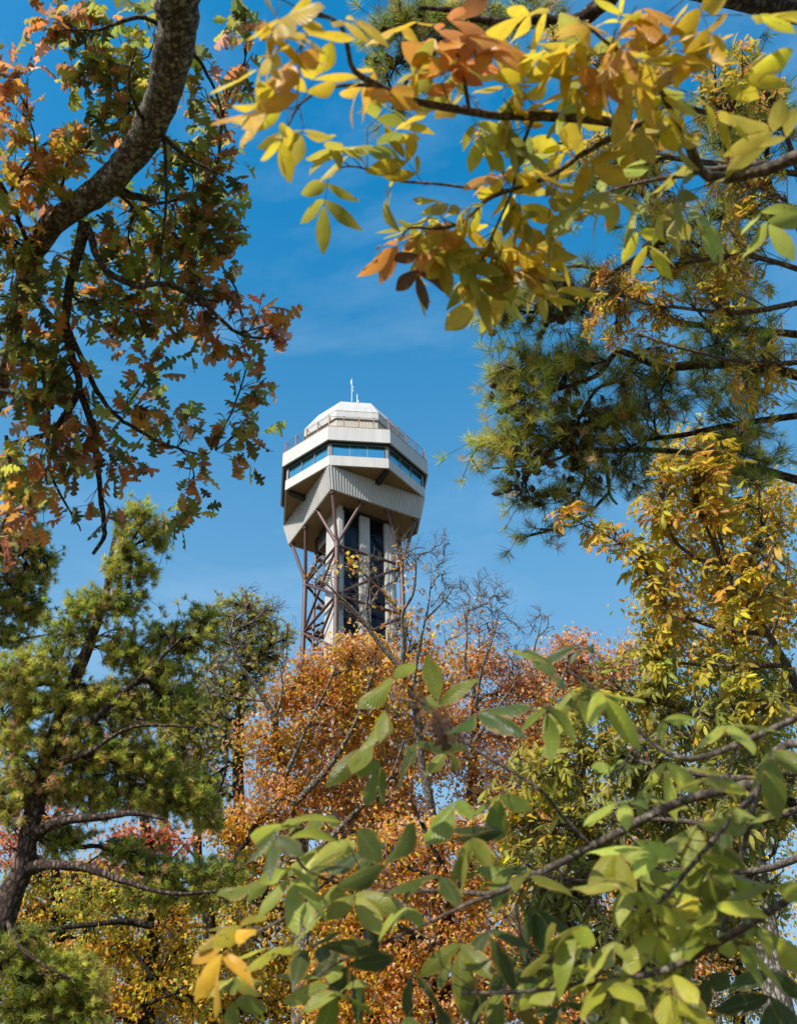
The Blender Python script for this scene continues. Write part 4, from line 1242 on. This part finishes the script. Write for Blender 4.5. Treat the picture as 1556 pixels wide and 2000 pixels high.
# A: the orange oak below the tower
broadleaf((585, 1900), 26, 'orange oak in full leaf directly below the tower with bare grey leader', [
    ([(592, 1760), (585, 1640), (572, 1560), (556, 1500), (540, 1450), (536, 1400)], (.16, .09)),
    ([(536, 1400), (500, 1340), (470, 1300), (450, 1250), (440, 1210)], (.07, .015)), ([(536, 1400), (545, 1380), (552, 1340), (545, 1290)], (.05, .012)),
    ([(575, 1570), (640, 1500), (690, 1420), (720, 1340), (735, 1280)], (.09, .02)), ([(590, 1690), (680, 1600), (760, 1520), (790, 1440)], (.08, .02)), ([(560, 1510), (600, 1420), (640, 1340), (660, 1290)], (.06, .015)), ([(520, 1370), (480, 1365), (420, 1350), (360, 1300)], (.03, .01))],
    [(690, 1265, 55, 34, OA), (640, 1300, 70, 42, OA), (600, 1335, 55, 45, OA), (740, 1290, 50, 36, OA), (700, 1340, 95, 55, OY), (620, 1395, 85, 58, OA), (545, 1370, 45, 42, OA), (560, 1460, 65, 55, OY), (650, 1485, 85, 60, OA), (750, 1420, 85, 65, OY), (500, 1450, 42, 40, OA), (600, 1555, 85, 55, OA), (700, 1585, 95, 60, OA), (800, 1500, 75, 58, OA), (530, 1540, 55, 50, OA), (790, 1600, 80, 55, OA)],
    .0046, .112, 23, .20, bare=[(490, 1180, 70, 45, None), (450, 1260, 60, 60, None), (540, 1220, 40, 60, None), (400, 1330, 70, 50, None)], bare_per_px=.017, seg=.3, tip_r=.0075)

# bare-topped tree in front of the tower
broadleaf((850, 1800), 24, 'half bare oak whose grey branches cross the tower shaft with sparse orange leaves', [
    ([(850, 1660), (838, 1560), (822, 1480), (815, 1400), (800, 1345), (785, 1310)], (.11, .07)),
    ([(785, 1310), (745, 1262), (716, 1222), (690, 1190), (660, 1163), (636, 1140), (610, 1128)], (.062, .012)),
    ([(724, 1232), (716, 1195), (719, 1160), (722, 1120), (720, 1080)], (.05, .012)), ([(716, 1195), (740, 1150), (728, 1110)], (.02, .008)),
    ([(785, 1315), (788, 1260), (786, 1200), (806, 1160), (812, 1110), (808, 1080)], (.055, .012)),
    ([(806, 1340), (815, 1280), (828, 1220), (838, 1170), (842, 1120)], (.055, .006)), ([(830, 1210), (870, 1170), (892, 1135)], (.03, .005))],
    [(795, 1105, 22, 34, OA, 24, .35), (792, 1180, 26, 46, OA, 24, .4), (812, 1240, 30, 40, OA, 24, .45), (690, 1103, 12, 12, OY, 24, 1.2), (835, 1290, 50, 34, OA), (770, 1310, 30, 26, OA), (770, 1240, 25, 30, OA, 24, .25), (620, 1115, 10, 8, OA, 24, 1), (850, 1340, 70, 40, OA), (735, 1175, 30, 30, OA, 24, .12)],
    .0065, .14, 8, .13, bare=[(850, 1085, 40, 55, None), (862, 1050, 22, 26, None), (720, 1110, 45, 50, None), (640, 1120, 40, 40, None), (870, 1160, 40, 50, None), (780, 1060, 30, 40, None), (700, 1180, 60, 40, None), (800, 1080, 40, 40, None)], bare_per_px=.021, seg=.25, tip_r=.0065, max_r=.05)

# B: to the right of the tower
broadleaf((930, 1850), 27, 'orange oak right of the tower with fine bare twigs above its crown', [
    ([(925, 1700), (920, 1560), (928, 1430), (926, 1360)], (.16, .10)),
    ([(926, 1360), (908, 1300), (912, 1240), (903, 1180)], (.05, .006)), ([(928, 1380), (942, 1300), (962, 1240), (957, 1170)], (.05, .006)), ([(945, 1300), (975, 1200)], (.03, .005)), ([(924, 1450), (980, 1370), (1010, 1330)], (.06, .015)), ([(922, 1480), (870, 1400), (850, 1340)], (.06, .015))],
    [(900, 1290, 65, 42, OA), (950, 1300, 60, 42, OP), (1000, 1345, 55, 48, OP), (870, 1385, 90, 52, OA), (960, 1425, 85, 62, OP), (1035, 1330, 40, 36, OP), (1040, 1400, 50, 60, OA), (900, 1480, 80, 55, OA), (1000, 1500, 70, 50, OA), (910, 1220, 30, 35, OP, 27, .3), (960, 1230, 40, 40, OP, 27, .22), (880, 1240, 30, 40, OA, 27, .3), (815, 1350, 55, 50, OA), (830, 1450, 60, 60, OA), (1060, 1480, 60, 60, OA), (960, 1560, 80, 50, OA), (1080, 1570, 60, 60, OY)],
    .0046, .102, 23, .20, bare=[(950, 1145, 50, 40, None), (905, 1165, 45, 50, None), (1000, 1270, 40, 70, None), (985, 1170, 28, 36, None), (940, 1200, 60, 50, None)], bare_per_px=.021, seg=.28, tip_r=.0075)

# C: pinkish brown crown further right
broadleaf((1080, 1800), 34, 'rusty pink oak behind the green hickory leaves with a bare forked top', [
    ([(1075, 1650), (1070, 1500), (1058, 1400), (1050, 1330)], (.2, .1)), ([(1050, 1330), (1042, 1275), (1052, 1235), (1058, 1205)], (.045, .007)), ([(1060, 1400), (1100, 1320), (1110, 1260)], (.07, .02)), ([(1046, 1235), (1025, 1205)], (.02, .008))],
    [(1105, 1255, 48, 24, OP), (1085, 1285, 45, 28, OP), (1130, 1300, 60, 40, OP), (1060, 1320, 50, 36, OP), (1120, 1370, 80, 50, OA), (1050, 1440, 60, 60, OA), (1180, 1340, 60, 50, OP), (1230, 1290, 50, 40, OP)],
    .009, .15, 12, .2, bare=[(1055, 1200, 34, 30, None), (1035, 1230, 26, 24, None)], bare_per_px=.017, seg=.35, tip_r=.009)

# lower masses, all single trees
broadleaf((860, 2050), 22, 'bright orange and yellow maple in the lower middle behind the hickory leaves', [
    ([(858, 1900), (870, 1780), (862, 1690), (845, 1620)], (.15, .09)), ([(862, 1690), (820, 1600), (800, 1560)], (.06, .015)), ([(868, 1770), (920, 1690), (930, 1640)], (.06, .015)), ([(864, 1720), (790, 1690), (740, 1650)], (.05, .012)), ([(860, 1850), (760, 1800), (700, 1780)], (.05, .012))],
    [(800, 1640, 90, 50, OA), (900, 1640, 80, 55, OA), (720, 1690, 80, 50, OY), (830, 1740, 110, 55, OA), (740, 1790, 90, 55, OY), (900, 1840, 110, 65, OA), (780, 1890, 100, 60, OA), (680, 1880, 80, 60, OY), (960, 1740, 70, 60, OY), (940, 1950, 100, 50, OA), (790, 1970, 110, 45, OA), (660, 1960, 70, 50, OY), (1040, 1880, 80, 80, OA), (650, 1720, 60, 50, OY), (1030, 1600, 60, 50, OA), (1100, 1970, 100, 40, OA)],
    .0046, .102, 23, .20, seg=.3, tip_r=.007, mat=M['bark_dark'])

broadleaf((290, 2150), 25, 'dark straight trunked tree with amber leaves in the lower left', [
    ([(288, 1990), (296, 1860), (302, 1760), (296, 1680), (285, 1620), (282, 1560)], (.17, .12)), ([(298, 1808), (240, 1800), (180, 1806), (120, 1812), (88, 1818)], (.08, .03)), ([(300, 1770), (330, 1690), (360, 1650)], (.04, .012)), ([(296, 1910), (270, 1870), (240, 1840)], (.04, .012)), ([(290, 1960), (340, 1940), (360, 1925)], (.05, .015))],
    [(240, 1770, 90, 45, YGN), (180, 1740, 70, 40, YGN), (330, 1790, 60, 40, OY), (220, 1850, 80, 45, YL), (350, 1860, 70, 50, YL), (300, 1920, 80, 50, YL), (220, 1960, 70, 40, OY), (360, 1960, 60, 45, YL), (260, 1640, 60, 35, RD), (330, 1640, 60, 30, RD)],
    .0060, .13, 10, .2, seg=.35, tip_r=.008, mat=M['bark_dark'])

broadleaf((412, 2150), 27, 'slim dark tree with golden leaves left of the near hickory branch', [
    ([(416, 1990), (412, 1860), (404, 1760), (388, 1680), (384, 1600), (378, 1520)], (.18, .08)), ([(404, 1760), (450, 1690), (480, 1640)], (.05, .012)), ([(412, 1870), (470, 1830), (500, 1790)], (.05, .012)), ([(388, 1680), (350, 1640), (320, 1600)], (.04, .012)), ([(386, 1620), (430, 1540), (445, 1480)], (.06, .015))],
    [(470, 1640, 60, 50, OY), (500, 1590, 50, 40, OA), (440, 1620, 50, 40, OY), (470, 1720, 70, 55, YL), (540, 1690, 70, 60, OY), (500, 1800, 80, 55, YL), (440, 1880, 70, 55, YL), (560, 1900, 90, 65, YL), (500, 1970, 90, 45, YL), (600, 1980, 80, 40, OY), (600, 1790, 60, 60, OY), (560, 1620, 60, 50, OA), (400, 1960, 50, 45, OY)],
    .0065, .13, 11, .2, seg=.33, tip_r=.008, mat=M['bark_dark'])

broadleaf((100, 2150), 33, 'red leaved tree glimpsed behind the leaning pine trunk', [
    ([(110, 2000), (115, 1850), (110, 1720), (100, 1620), (60, 1560)], (.2, .08)), ([(112, 1740), (180, 1680), (230, 1650)], (.05, .012)), ([(108, 1700), (50, 1650), (15, 1600)], (.05, .012))],
    [(30, 1640, 50, 60, RD), (110, 1590, 40, 60, RD), (160, 1700, 70, 40, OA), (60, 1720, 60, 50, YGN), (140, 1790, 80, 45, YGN), (60, 1790, 60, 40, OY), (130, 1860, 60, 40, OY), (230, 1700, 60, 40, RD), (20, 1560, 30, 50, RD)],
    .0068, .14, 11, .22, seg=.4, tip_r=.01, mat=M['bark_dark'])

broadleaf((330, 1900), 36, 'scarlet tree showing through gaps between the left pine boughs', [
    ([(330, 1760), (320, 1600), (315, 1480), (310, 1380)], (.2, .06)), ([(316, 1500), (280, 1400), (260, 1340)], (.06, .015)), ([(318, 1560), (360, 1500), (390, 1460)], (.06, .015))],
    [(300, 1330, 36, 40, RD), (260, 1400, 40, 36, RD), (310, 1480, 50, 40, RD), (230, 1450, 40, 30, OP), (390, 1480, 50, 50, OP), (400, 1550, 50, 40, OP), (350, 1420, 40, 40, OP), (420, 1380, 40, 40, OP)],
    .0068, .14, 11, .22, seg=.4, tip_r=.01, mat=M['bark_grey'])

broadleaf((1470, 1900), 15, 'golden tree filling the right edge below the coned pine', [
    ([(1480, 1700), (1470, 1500), (1440, 1300), (1400, 1100), (1380, 950)], (.1, .02)), ([(1440, 1300), (1360, 1230), (1290, 1180)], (.03, .008)), ([(1405, 1120), (1340, 1060), (1290, 1010)], (.025, .007)), ([(1465, 1450), (1360, 1400), (1270, 1350)], (.03, .008)), ([(1460, 1350), (1520, 1200), (1540, 1080)], (.03, .008))],
    [(1310, 880, 30, 45, YL), (1300, 990, 40, 60, YL), (1300, 1090, 50, 50, YL), (1290, 1170, 50, 50, YL), (1300, 1260, 55, 50, YL), (1310, 1350, 60, 50, YGN), (1380, 900, 50, 60, YL), (1390, 1020, 60, 70, YL), (1400, 1150, 70, 70, YL), (1410, 1280, 80, 70, YL), (1410, 1420, 90, 70, YGN), (1500, 1000, 60, 90, YL), (1510, 1180, 60, 90, YL), (1520, 1360, 60, 90, YGN), (1500, 1530, 90, 80, YGN), (1380, 1560, 80, 70, YGN)],
    .0055, .085, 13, .11, seg=.2, tip_r=.004)

# far trees that close the lower gaps
k = 0
far_lab = ['golden tree far back between two dark trunks at the lower left corner', 'amber tree far back under the slanting pine limb', 'yellow orange tree far back left of the middle', 'tawny tree far back under the middle of the picture', 'golden tree far back behind the lower right hickory', 'olive gold tree far back at the lower right', 'tawny orange tree far back behind the right hickory thicket', 'gold and olive tree far back at the lower right edge']
for (px, sp, r) in ((90, OY, 110), (250, YL, 110), (420, YL, 120), (640, OY, 130), (860, OA, 140), (1080, YL, 150), (1260, OA, 0), (1440, YL, 0)):
    broadleaf((px, 2250), 42 + 3 * (k % 3), far_lab[k], [
        ([(px, 2050), (px + 5, 1930), (px - 4, 1830), (px + 6, 1760)], (.24, .08)), ([(px, 1900), (px - 70, 1820), (px - 100, 1780)], (.08, .02)), ([(px + 2, 1880), (px + 70, 1800), (px + 95, 1770)], (.08, .02))],
        [(px - 60, 1790, 70, 45, sp), (px + 50, 1770, 75, 45, sp), (px, 1850, 100, 50, sp), (px - 80, 1900, 80, 50, sp), (px + 80, 1900, 80, 50, sp), (px, 1970, 110, 45, sp), (px + 20, 1720, 60, 30, sp)] + ([(px - 50, 1640, 80, 60, sp), (px + 50, 1600, 80, 60, sp), (px, 1520, 80, 60, sp), (px + 10, 1440, 60, 50, sp), (px, 1700, 100, 60, sp)] if px > 900 else []),
        .0058, .17, 11, .3, seg=.5, tip_r=.012, mat=M['bark_dark'])
    k += 1

# ================================================================ 4. hickories
# 4a middle distance, green yellow, lower right
tr = thing('hickory_tree', base_under((5.2, 6.0)), 'hickory with dense yellow green foliage filling the right side below the sky gap', 'tree')
dm = 8.0
base = [(5.2, 6.0, -.1, .10), (5.1, 5.9, 1.6, .085)]
YGm = dict(YG=3, LG=3, Y=1.6, G=1.2); Gm = dict(LG=3, G=3, YG=1.5, DG=1); Ym = dict(Y=3.5, YO=2, YG=2, O=.7)
hl = [base + trace([(1640, 1640, 7.8), (1600, 1480, 7.9), (1560, 1350, 8), (1500, 1240, 8), (1420, 1120, 8), (1350, 960, 8.1)], dm, (.05, .008)),
    trace([(1605, 1500, 7.8), (1450, 1520, 7.7), (1300, 1500, 7.8), (1200, 1480, 7.9), (1100, 1500, 8), (1030, 1530, 8)], dm, (.03, .006)), trace([(1560, 1350, 8), (1420, 1400, 7.9), (1280, 1370, 8), (1200, 1350, 8), (1130, 1370, 8)], dm, (.025, .006)),
    trace([(1620, 1560, 7.8), (1450, 1610, 7.7), (1280, 1600, 7.7), (1150, 1610, 7.8), (1030, 1600, 7.9)], dm, (.028, .006)), trace([(1500, 1240, 8), (1380, 1220, 8), (1290, 1170, 8), (1250, 1090, 8), (1190, 1050, 8), (1110, 1010, 8)], dm, (.02, .005)), trace([(1420, 1120, 8), (1320, 1060, 8), (1290, 960, 8)], dm, (.018, .005)), trace([(1640, 1640, 7.8), (1480, 1700, 7.6), (1300, 1700, 7.6), (1150, 1720, 7.7), (1000, 1700, 7.8)], dm, (.028, .006)), trace([(1530, 1300, 8), (1400, 1300, 8), (1290, 1290, 8), (1240, 1270, 8)], dm, (.018, .005)),
    trace([(1440, 1150, 8), (1470, 1080, 8), (1500, 1000, 8)], dm, (.02, .005))]
hb = [(1110, 1000, 40, 22, Ym, 8, .9), (1180, 1045, 60, 32, Ym, 8, .9), (1245, 1090, 55, 45, Ym), (1300, 1010, 36, 65, Ym), (1285, 1150, 48, 55, Ym), (1305, 1230, 40, 60, Ym), (1310, 910, 34, 50, Ym), (1250, 990, 30, 25, Ym, 8, .6),
    (1200, 1365, 110, 45, YGm), (1280, 1320, 60, 45, YGm), (1140, 1440, 90, 65, YGm), (1050, 1520, 80, 65, YGm), (1000, 1590, 55, 50, YGm), (1230, 1480, 100, 70, Gm), (1170, 1580, 110, 65, Gm), (1290, 1580, 80, 70, Gm), (1080, 1660, 90, 55, YGm), (1200, 1700, 110, 60, Gm), (960, 1680, 60, 50, YGm), (1300, 1740, 70, 70, Gm), (1200, 1830, 130, 60, Gm), (1060, 1900, 100, 50, Gm), (1250, 1940, 110, 50, Gm), (1090, 1760, 90, 50, Gm), (1250, 1270, 40, 26, YGm), (1180, 1300, 40, 22, Gm, 8, .6), (1320, 1420, 40, 70, Gm),
    (1400, 950, 60, 110, Ym), (1450, 1130, 100, 110, Ym), (1450, 1350, 110, 120, YGm), (1450, 1560, 110, 120, Gm), (1400, 1760, 120, 100, Gm)]
hickory(tr, hl, hb, dm, .100, .0042, .16, .0035, M['bark_hick'], n_single=290, pairs=3, rach_k=1.35, narrow=True)

# 4b small leaved yellow tree, right edge, in front of the pine
tr = thing('hickory_tree', base_under((4.6, 3.2)), 'small leaved golden hickory in front of the coned pine at the right', 'tree')
dm = 6.6
hl = [[(4.6, 3.2, -.1, .09), (4.5, 3.2, 3, .075)] + trace([(1660, 900, 6.5), (1640, 700, 6.5), (1600, 520, 6.6), (1560, 340, 6.6), (1500, 180, 6.6)], dm, (.04, .010)),
    trace([(1610, 580, 6.55), (1450, 610, 6.5), (1320, 600, 6.5), (1250, 590, 6.5), (1190, 560, 6.5)], dm, (.018, .004)), trace([(1605, 540, 6.55), (1450, 500, 6.55), (1300, 520, 6.5), (1220, 520, 6.5)], dm, (.018, .004)), trace([(1640, 700, 6.5), (1480, 710, 6.5), (1330, 680, 6.4), (1240, 650, 6.4)], dm, (.018, .004)),
    trace([(1560, 340, 6.6), (1400, 320, 6.6), (1250, 300, 6.6), (1150, 280, 6.6), (1050, 280, 6.6), (960, 265, 6.6)], dm, (.02, .004)), trace([(1530, 250, 6.6), (1380, 220, 6.6), (1240, 180, 6.6), (1140, 110, 6.6), (1070, 60, 6.6)], dm, (.02, .004)), trace([(1620, 600, 6.5), (1570, 480, 6.5), (1530, 380, 6.5)], dm, (.02, .005))]
Ys = dict(Y=3, YO=2.5, O=1.2, YG=1.6)
hb = [(1190, 540, 36, 30, dict(O=3, YO=2)), (1250, 560, 65, 42, Ys), (1180, 600, 50, 40, Ys), (1210, 650, 50, 34, Ys), (1290, 620, 45, 55, Ys), (1310, 520, 40, 40, Ys), (1290, 690, 45, 24, Ys), (1150, 640, 30, 20, Ys, 6.6, .6),
    (940, 260, 45, 24, YL, 6.6, .9), (1060, 290, 50, 24, YL), (1150, 290, 60, 32, YL), (1250, 330, 60, 50, YL), (1290, 400, 40, 50, YL), (1100, 80, 60, 40, YL), (1180, 130, 60, 40, YL), (1280, 150, 60, 60, YL), (1240, 240, 60, 36, YL), (1320, 480, 30, 60, YL),
    (1420, 560, 80, 100, Ys), (1460, 380, 90, 90, YL), (1440, 180, 100, 100, YL), (1480, 720, 70, 90, Ys)]
hickory(tr, hl, hb, dm, .056, .0046, .12, .0024, M['bark_hick'], n_single=290, pairs=3, rach_k=1.3, narrow=True)

# 4c near, out of focus, green: lower right
tr = thing('hickory_tree', base_under((2.6, 1.9)), 'near green hickory whose big soft leaves cover the lower right corner', 'tree')
dn = 2.84
hl = [[(2.6, 1.9, -.1, .06), (2.55, 1.95, 1.5, .05)] + trace([(1700, 1500, 2.84), (1480, 1530, 2.84), (1332, 1565, 2.84), (1240, 1608, 2.84), (1165, 1648, 2.84), (1096, 1684, 2.84), (1030, 1715, 2.84), (968, 1744, 2.84), (905, 1744, 2.84), (840, 1740, 2.84), (770, 1742, 2.84), (700, 1735, 2.84), (650, 1710, 2.84)], dn, (.0145, .003)),
    trace([(1152, 1652, 2.84), (1094, 1590, 2.79), (1065, 1553, 2.75), (1017, 1517, 2.75), (952, 1479, 2.75), (907, 1448, 2.75), (860, 1400, 2.75), (800, 1350, 2.75)], dn, (.006, .0025)),
    trace([(968, 1746, 2.84), (920, 1763, 2.84), (880, 1782, 2.84), (780, 1828, 2.84), (707, 1858, 2.84), (640, 1890, 2.84)], dn, (.007, .003)),
    trace([(1600, 1720, 2.58), (1332, 1880, 2.58), (1220, 1910, 2.58), (1116, 1926, 2.58), (1013, 1938, 2.58), (900, 1940, 2.58)], dn, (.010, .003)),
    trace([(1560, 1400, 2.75), (1400, 1470, 2.75), (1332, 1480, 2.75), (1270, 1450, 2.75), (1180, 1360, 2.75), (1110, 1310, 2.75)], dn, (.009, .003)),
    trace([(1480, 1530, 2.84), (1440, 1700, 2.75), (1400, 1850, 2.67)], dn, (.009, .003)),
    trace([(1480, 1540, 2.84), (1350, 1690, 2.67), (1290, 1760, 2.58), (1230, 1800, 2.58)], dn, (.007, .003)),
    trace([(690, 1735, 2.84), (600, 1700, 2.75), (570, 1650, 2.75)], dn, (.005, .003)), trace([(650, 1712, 2.84), (560, 1790, 2.75), (480, 1830, 2.75)], dn, (.005, .003))]
g1 = dict(HG=3, HP=2, HD=1.4); g2 = dict(HP=4, HL=2, HG=1.6); g3 = dict(HG=3, HD=3, HL=.6); gy = dict(Y=2, YO=2, YG=3); gl = dict(HL=3, HP=2.4, HG=2, YG=.5)
pts = [(760, 1310, g1), (740, 1390, g1), (720, 1450, g3), (735, 1490, g3), (850, 1345, g3), (930, 1390, g3), (810, 1440, g3), (880, 1470, g1), (1110, 1260, g3), (1085, 1290, g2), (1065, 1380, g2), (1130, 1330, g2), (1060, 1430, g2), (1170, 1340, gl),
    (1290, 1400, g3), (1210, 1480, g1), (1245, 1540, gl), (1300, 1480, g3), (1210, 1570, g2), (1270, 1640, gl), (1305, 1690, gl), (1290, 1745, gl), (1230, 1790, gl), (1180, 1840, g1), (1290, 1800, gl), (1190, 1900, gl), (1310, 1950, gl), (1250, 1890, gl), (1110, 1800, g3), (1215, 1660, gl), (1200, 1720, g2),
    (560, 1595, g2), (610, 1590, g1), (540, 1650, g1), (600, 1680, g1), (520, 1720, g2), (570, 1735, g2), (650, 1640, g1), (700, 1650, g1), (760, 1680, g3), (690, 1740, g1), (545, 1830, g2), (475, 1790, gy), (440, 1850, gy), (455, 1900, gl), (600, 1800, g2), (640, 1835, g3), (620, 1905, g2), (660, 1940, gl), (690, 1880, g3), (470, 1960, g1),
    (740, 1770, g3), (800, 1760, g1), (850, 1700, g3), (920, 1640, g3), (990, 1620, g3), (1030, 1700, g3), (1040, 1760, g3), (960, 1820, g3), (900, 1830, g1), (880, 1880, g3), (800, 1870, g3), (850, 1950, g1), (930, 1930, g3), (1000, 1900, g3), (1060, 1860, g3), (1080, 1960, g3), (1150, 1980, g3), (960, 1990, g3), (780, 1985, g3), (900, 1560, g3), (970, 1570, g3), (1000, 1680, g3),
    (1390, 1500, gl), (1450, 1600, g1), (1400, 1700, gl), (1500, 1720, g3), (1440, 1830, gl), (1380, 1900, g1), (1500, 1930, g3), (1420, 1390, gl), (1500, 1470, g1), (1350, 1600, g1), (1530, 1830, gl), (1360, 1790, gl)]
for _ in range(24):
    x = random.uniform(930, 1540); y = random.uniform(1960 - (x - 900) * .75, 2010)
    pts.append((x, max(1480, y), random.choice((gl, g1, g3, gl, g2))))
hb = [(x, y, 16, 16, c, dn + random.uniform(-.35, .35)) for x, y, c in pts]
hickory(tr, hl, hb, dn, .128, .0006, .10, .0014, M['bark_hick'], n_single=295, pairs=0, down=.25)

# 4d near, out of focus, yellow: upper right
tr = thing('hickory_tree', base_under((2.3, .2)), 'near yellow hickory branch with large blurred golden leaves across the top', 'tree')
dn = 3.1
hl = [[(2.3, .2, -.1, .07), (2.25, .25, 2.2, .06), (2.1, .5, 3.6, .04)] + trace([(1500, 330, 3.1), (1332, 270, 3.1), (1230, 245, 3.1), (1139, 232, 3.05), (1042, 227, 3.0), (969, 226, 2.95), (880, 211, 2.9), (800, 195, 2.85), (735, 166, 2.8), (690, 135, 2.75), (676, 80, 2.7), (660, 45, 2.65), (610, 20, 2.6)], dn, (.017, .004)),
    trace([(1230, 250, 3.1), (1144, 296, 3.1), (1108, 322, 3.1), (1060, 350, 3.1), (1000, 370, 3.1), (952, 390, 3.1), (905, 432, 3.1), (860, 446, 3.1), (800, 446, 3.1), (780, 470, 3.1)], dn, (.009, .003)),
    trace([(1000, 372, 3.1), (930, 368, 3.15), (850, 359, 3.15), (777, 353, 3.15), (743, 339, 3.15), (690, 325, 3.15), (650, 330, 3.15)], dn, (.005, .0025)),
    trace([(1500, 320, 3.3), (1400, 330, 3.3), (1332, 342, 3.3), (1269, 353, 3.3), (1200, 370, 3.3), (1120, 400, 3.3)], dn, (.012, .003)),
    trace([(1042, 228, 3.0), (1020, 285, 3.0), (1000, 370, 3.05), (970, 440, 3.1), (940, 510, 3.1)], dn, (.006, .003)),
    trace([(915, 213, 2.9), (908, 165, 2.9), (900, 120, 2.9), (870, 80, 2.9)], dn, (.006, .003)),
    trace([(1332, 262, 3.1), (1270, 150, 3.0), (1180, 80, 2.9), (1140, 40, 2.9)], dn, (.008, .003)),
    trace([(735, 166, 2.8), (650, 170, 2.7), (590, 200, 2.65), (560, 250, 2.65)], dn, (.005, .0025)),
    trace([(1120, 400, 3.3), (1060, 470, 3.3), (1030, 540, 3.3)], dn, (.005, .003))]
y1 = dict(Y=4, YO=2); y2 = dict(YO=2.4, Y=3, CR=.3, O=.5); y3 = dict(YG=3, LG=2.2, Y=1); y4 = dict(YG=3, Y=2.5, LG=1); ob = dict(YO=2, O=2, OB=1.4)
pts = [(495, 205, y1, 2.35), (505, 130, y1, 2.35), (530, 30, y1, 2.3), (530, 60, y1, 2.35), (570, 130, y1, 2.4), (520, 190, y1, 2.4), (600, 70, y1, 2.4), (690, 35, y1, 2.5), (560, 280, y2, 2.6), (600, 255, y4, 2.7), (620, 150, y1, 2.6),
    (680, 290, y3, 3.0), (640, 400, y3, 3.1), (730, 285, y3, 3.1), (800, 300, y4, 3.1), (770, 165, y2, 2.8), (700, 170, y2, 2.8), (650, 300, y3, 3.0), (760, 380, y3, 3.1),
    (880, 80, ob, 2.9), (920, 110, ob, 2.9), (960, 70, y2, 2.9), (860, 140, ob, 2.9), (990, 150, y4, 3.0), (800, 140, y3, 2.9), (900, 40, ob, 2.9), (820, 120, y2, 2.9),
    (1030, 150, y4, 3.0), (1050, 200, y4, 3.0), (980, 210, y3, 3.0), (1100, 220, y4, 3.0), (1000, 260, y3, 3.0), (950, 270, y3, 3.0), (1120, 180, y1, 2.9),
    (1150, 40, y1, 2.8), (1220, 80, y1, 2.8), (1290, 60, y1, 2.8), (1160, 150, y1, 2.9), (1240, 175, y1, 2.9), (1290, 215, y3, 3.0), (1240, 260, y3, 3.0), (1100, 120, y1, 2.9), (1180, 110, y1, 2.85), (1300, 140, y1, 2.85), (1060, 100, y2, 2.9), (1250, 120, y1, 2.8), (1200, 20, y1, 2.8), (1270, 20, y1, 2.8),
    (930, 400, y4, 3.1), (870, 400, y4, 3.1), (1000, 385, y4, 3.1), (1050, 340, y4, 3.1), (1110, 380, y4, 3.15), (1170, 400, y4, 3.2), (960, 340, ob, 3.1), (1020, 420, y3, 3.1),
    (770, 465, ob, 3.1), (810, 520, dict(OB=2, BR=2, O=1), 3.1), (835, 480, ob, 3.1), (880, 490, y4, 3.1), (930, 545, y4, 3.1), (1010, 460, y4, 3.2), (1060, 480, y3, 3.2), (1000, 540, y3, 3.2), (1090, 490, y3, 3.3), (1050, 560, y4, 3.3), (960, 500, y4, 3.1), (1100, 440, y3, 3.2),
    (1250, 400, y3, 3.3), (1270, 470, y3, 3.4), (1310, 440, y3, 3.4), (1300, 330, y3, 3.3), (1210, 330, y3, 3.2), (1330, 270, y3, 3.0),
    (1390, 60, y1, 2.8), (1460, 130, y1, 2.8), (1400, 200, y1, 2.9), (1500, 250, y4, 3.0), (1420, 330, y3, 3.1), (1500, 420, y3, 3.2), (1380, 430, y3, 3.2), (1520, 40, y1, 2.8), (1340, 110, y1, 2.8)]
for _ in range(16):
    pts.append((random.uniform(800, 1090), random.uniform(430, 575), random.choice((y4, y3, y4, y1)), 3.1 + random.uniform(-.1, .25)))
for _ in range(26):
    x, y = random.uniform(700, 1340), random.uniform(20, 430)
    if y < 60 + (x - 700) * .9 + 120: pts.append((x, y, random.choice((y1, y4, y1, y3)), 3.05 + random.uniform(-.2, .25)))
hb = [(x, y, 14, 14, c, d) for x, y, c, d in pts]
hickory(tr, hl, hb, dn, .120, .0006, .10, .0016, M['bark_hick'], n_single=295, pairs=2, down=.45)

# a withered oak leaf cluster caught on the green hickory twig
tr = thing('dead_leaf_cluster', at(845, 1392, 2.7), 'clump of withered brown leaves caught on the near hickory twig', 'dead leaves')
n = 7
loc = np.array([at(845 + rng.normal(0, 16), 1388 + rng.normal(0, 10), 2.7 + rng.normal(0, .02)) for _ in range(n)])
single_leaves('leaf', OAK_ME, frames(rand_dirs(n, (.3, 0, -.6), .5), rand_dirs(n, (0, 0, 1), .6)), loc, rng.uniform(.085, .12, n), colours(dict(BR=3, OB=1), n, .2), tr)

# the repeats of a kind share a group
for nm, gr in (('pine_tree', 'pines around the tower'), ('hickory_tree', 'hickories at the right'), ('broadleaf_tree', 'autumn broadleaf trees on the slope')):
    for o in list(COL.objects):
        if o.parent is None and o.name.split('.')[0] == nm: o['group'] = gr
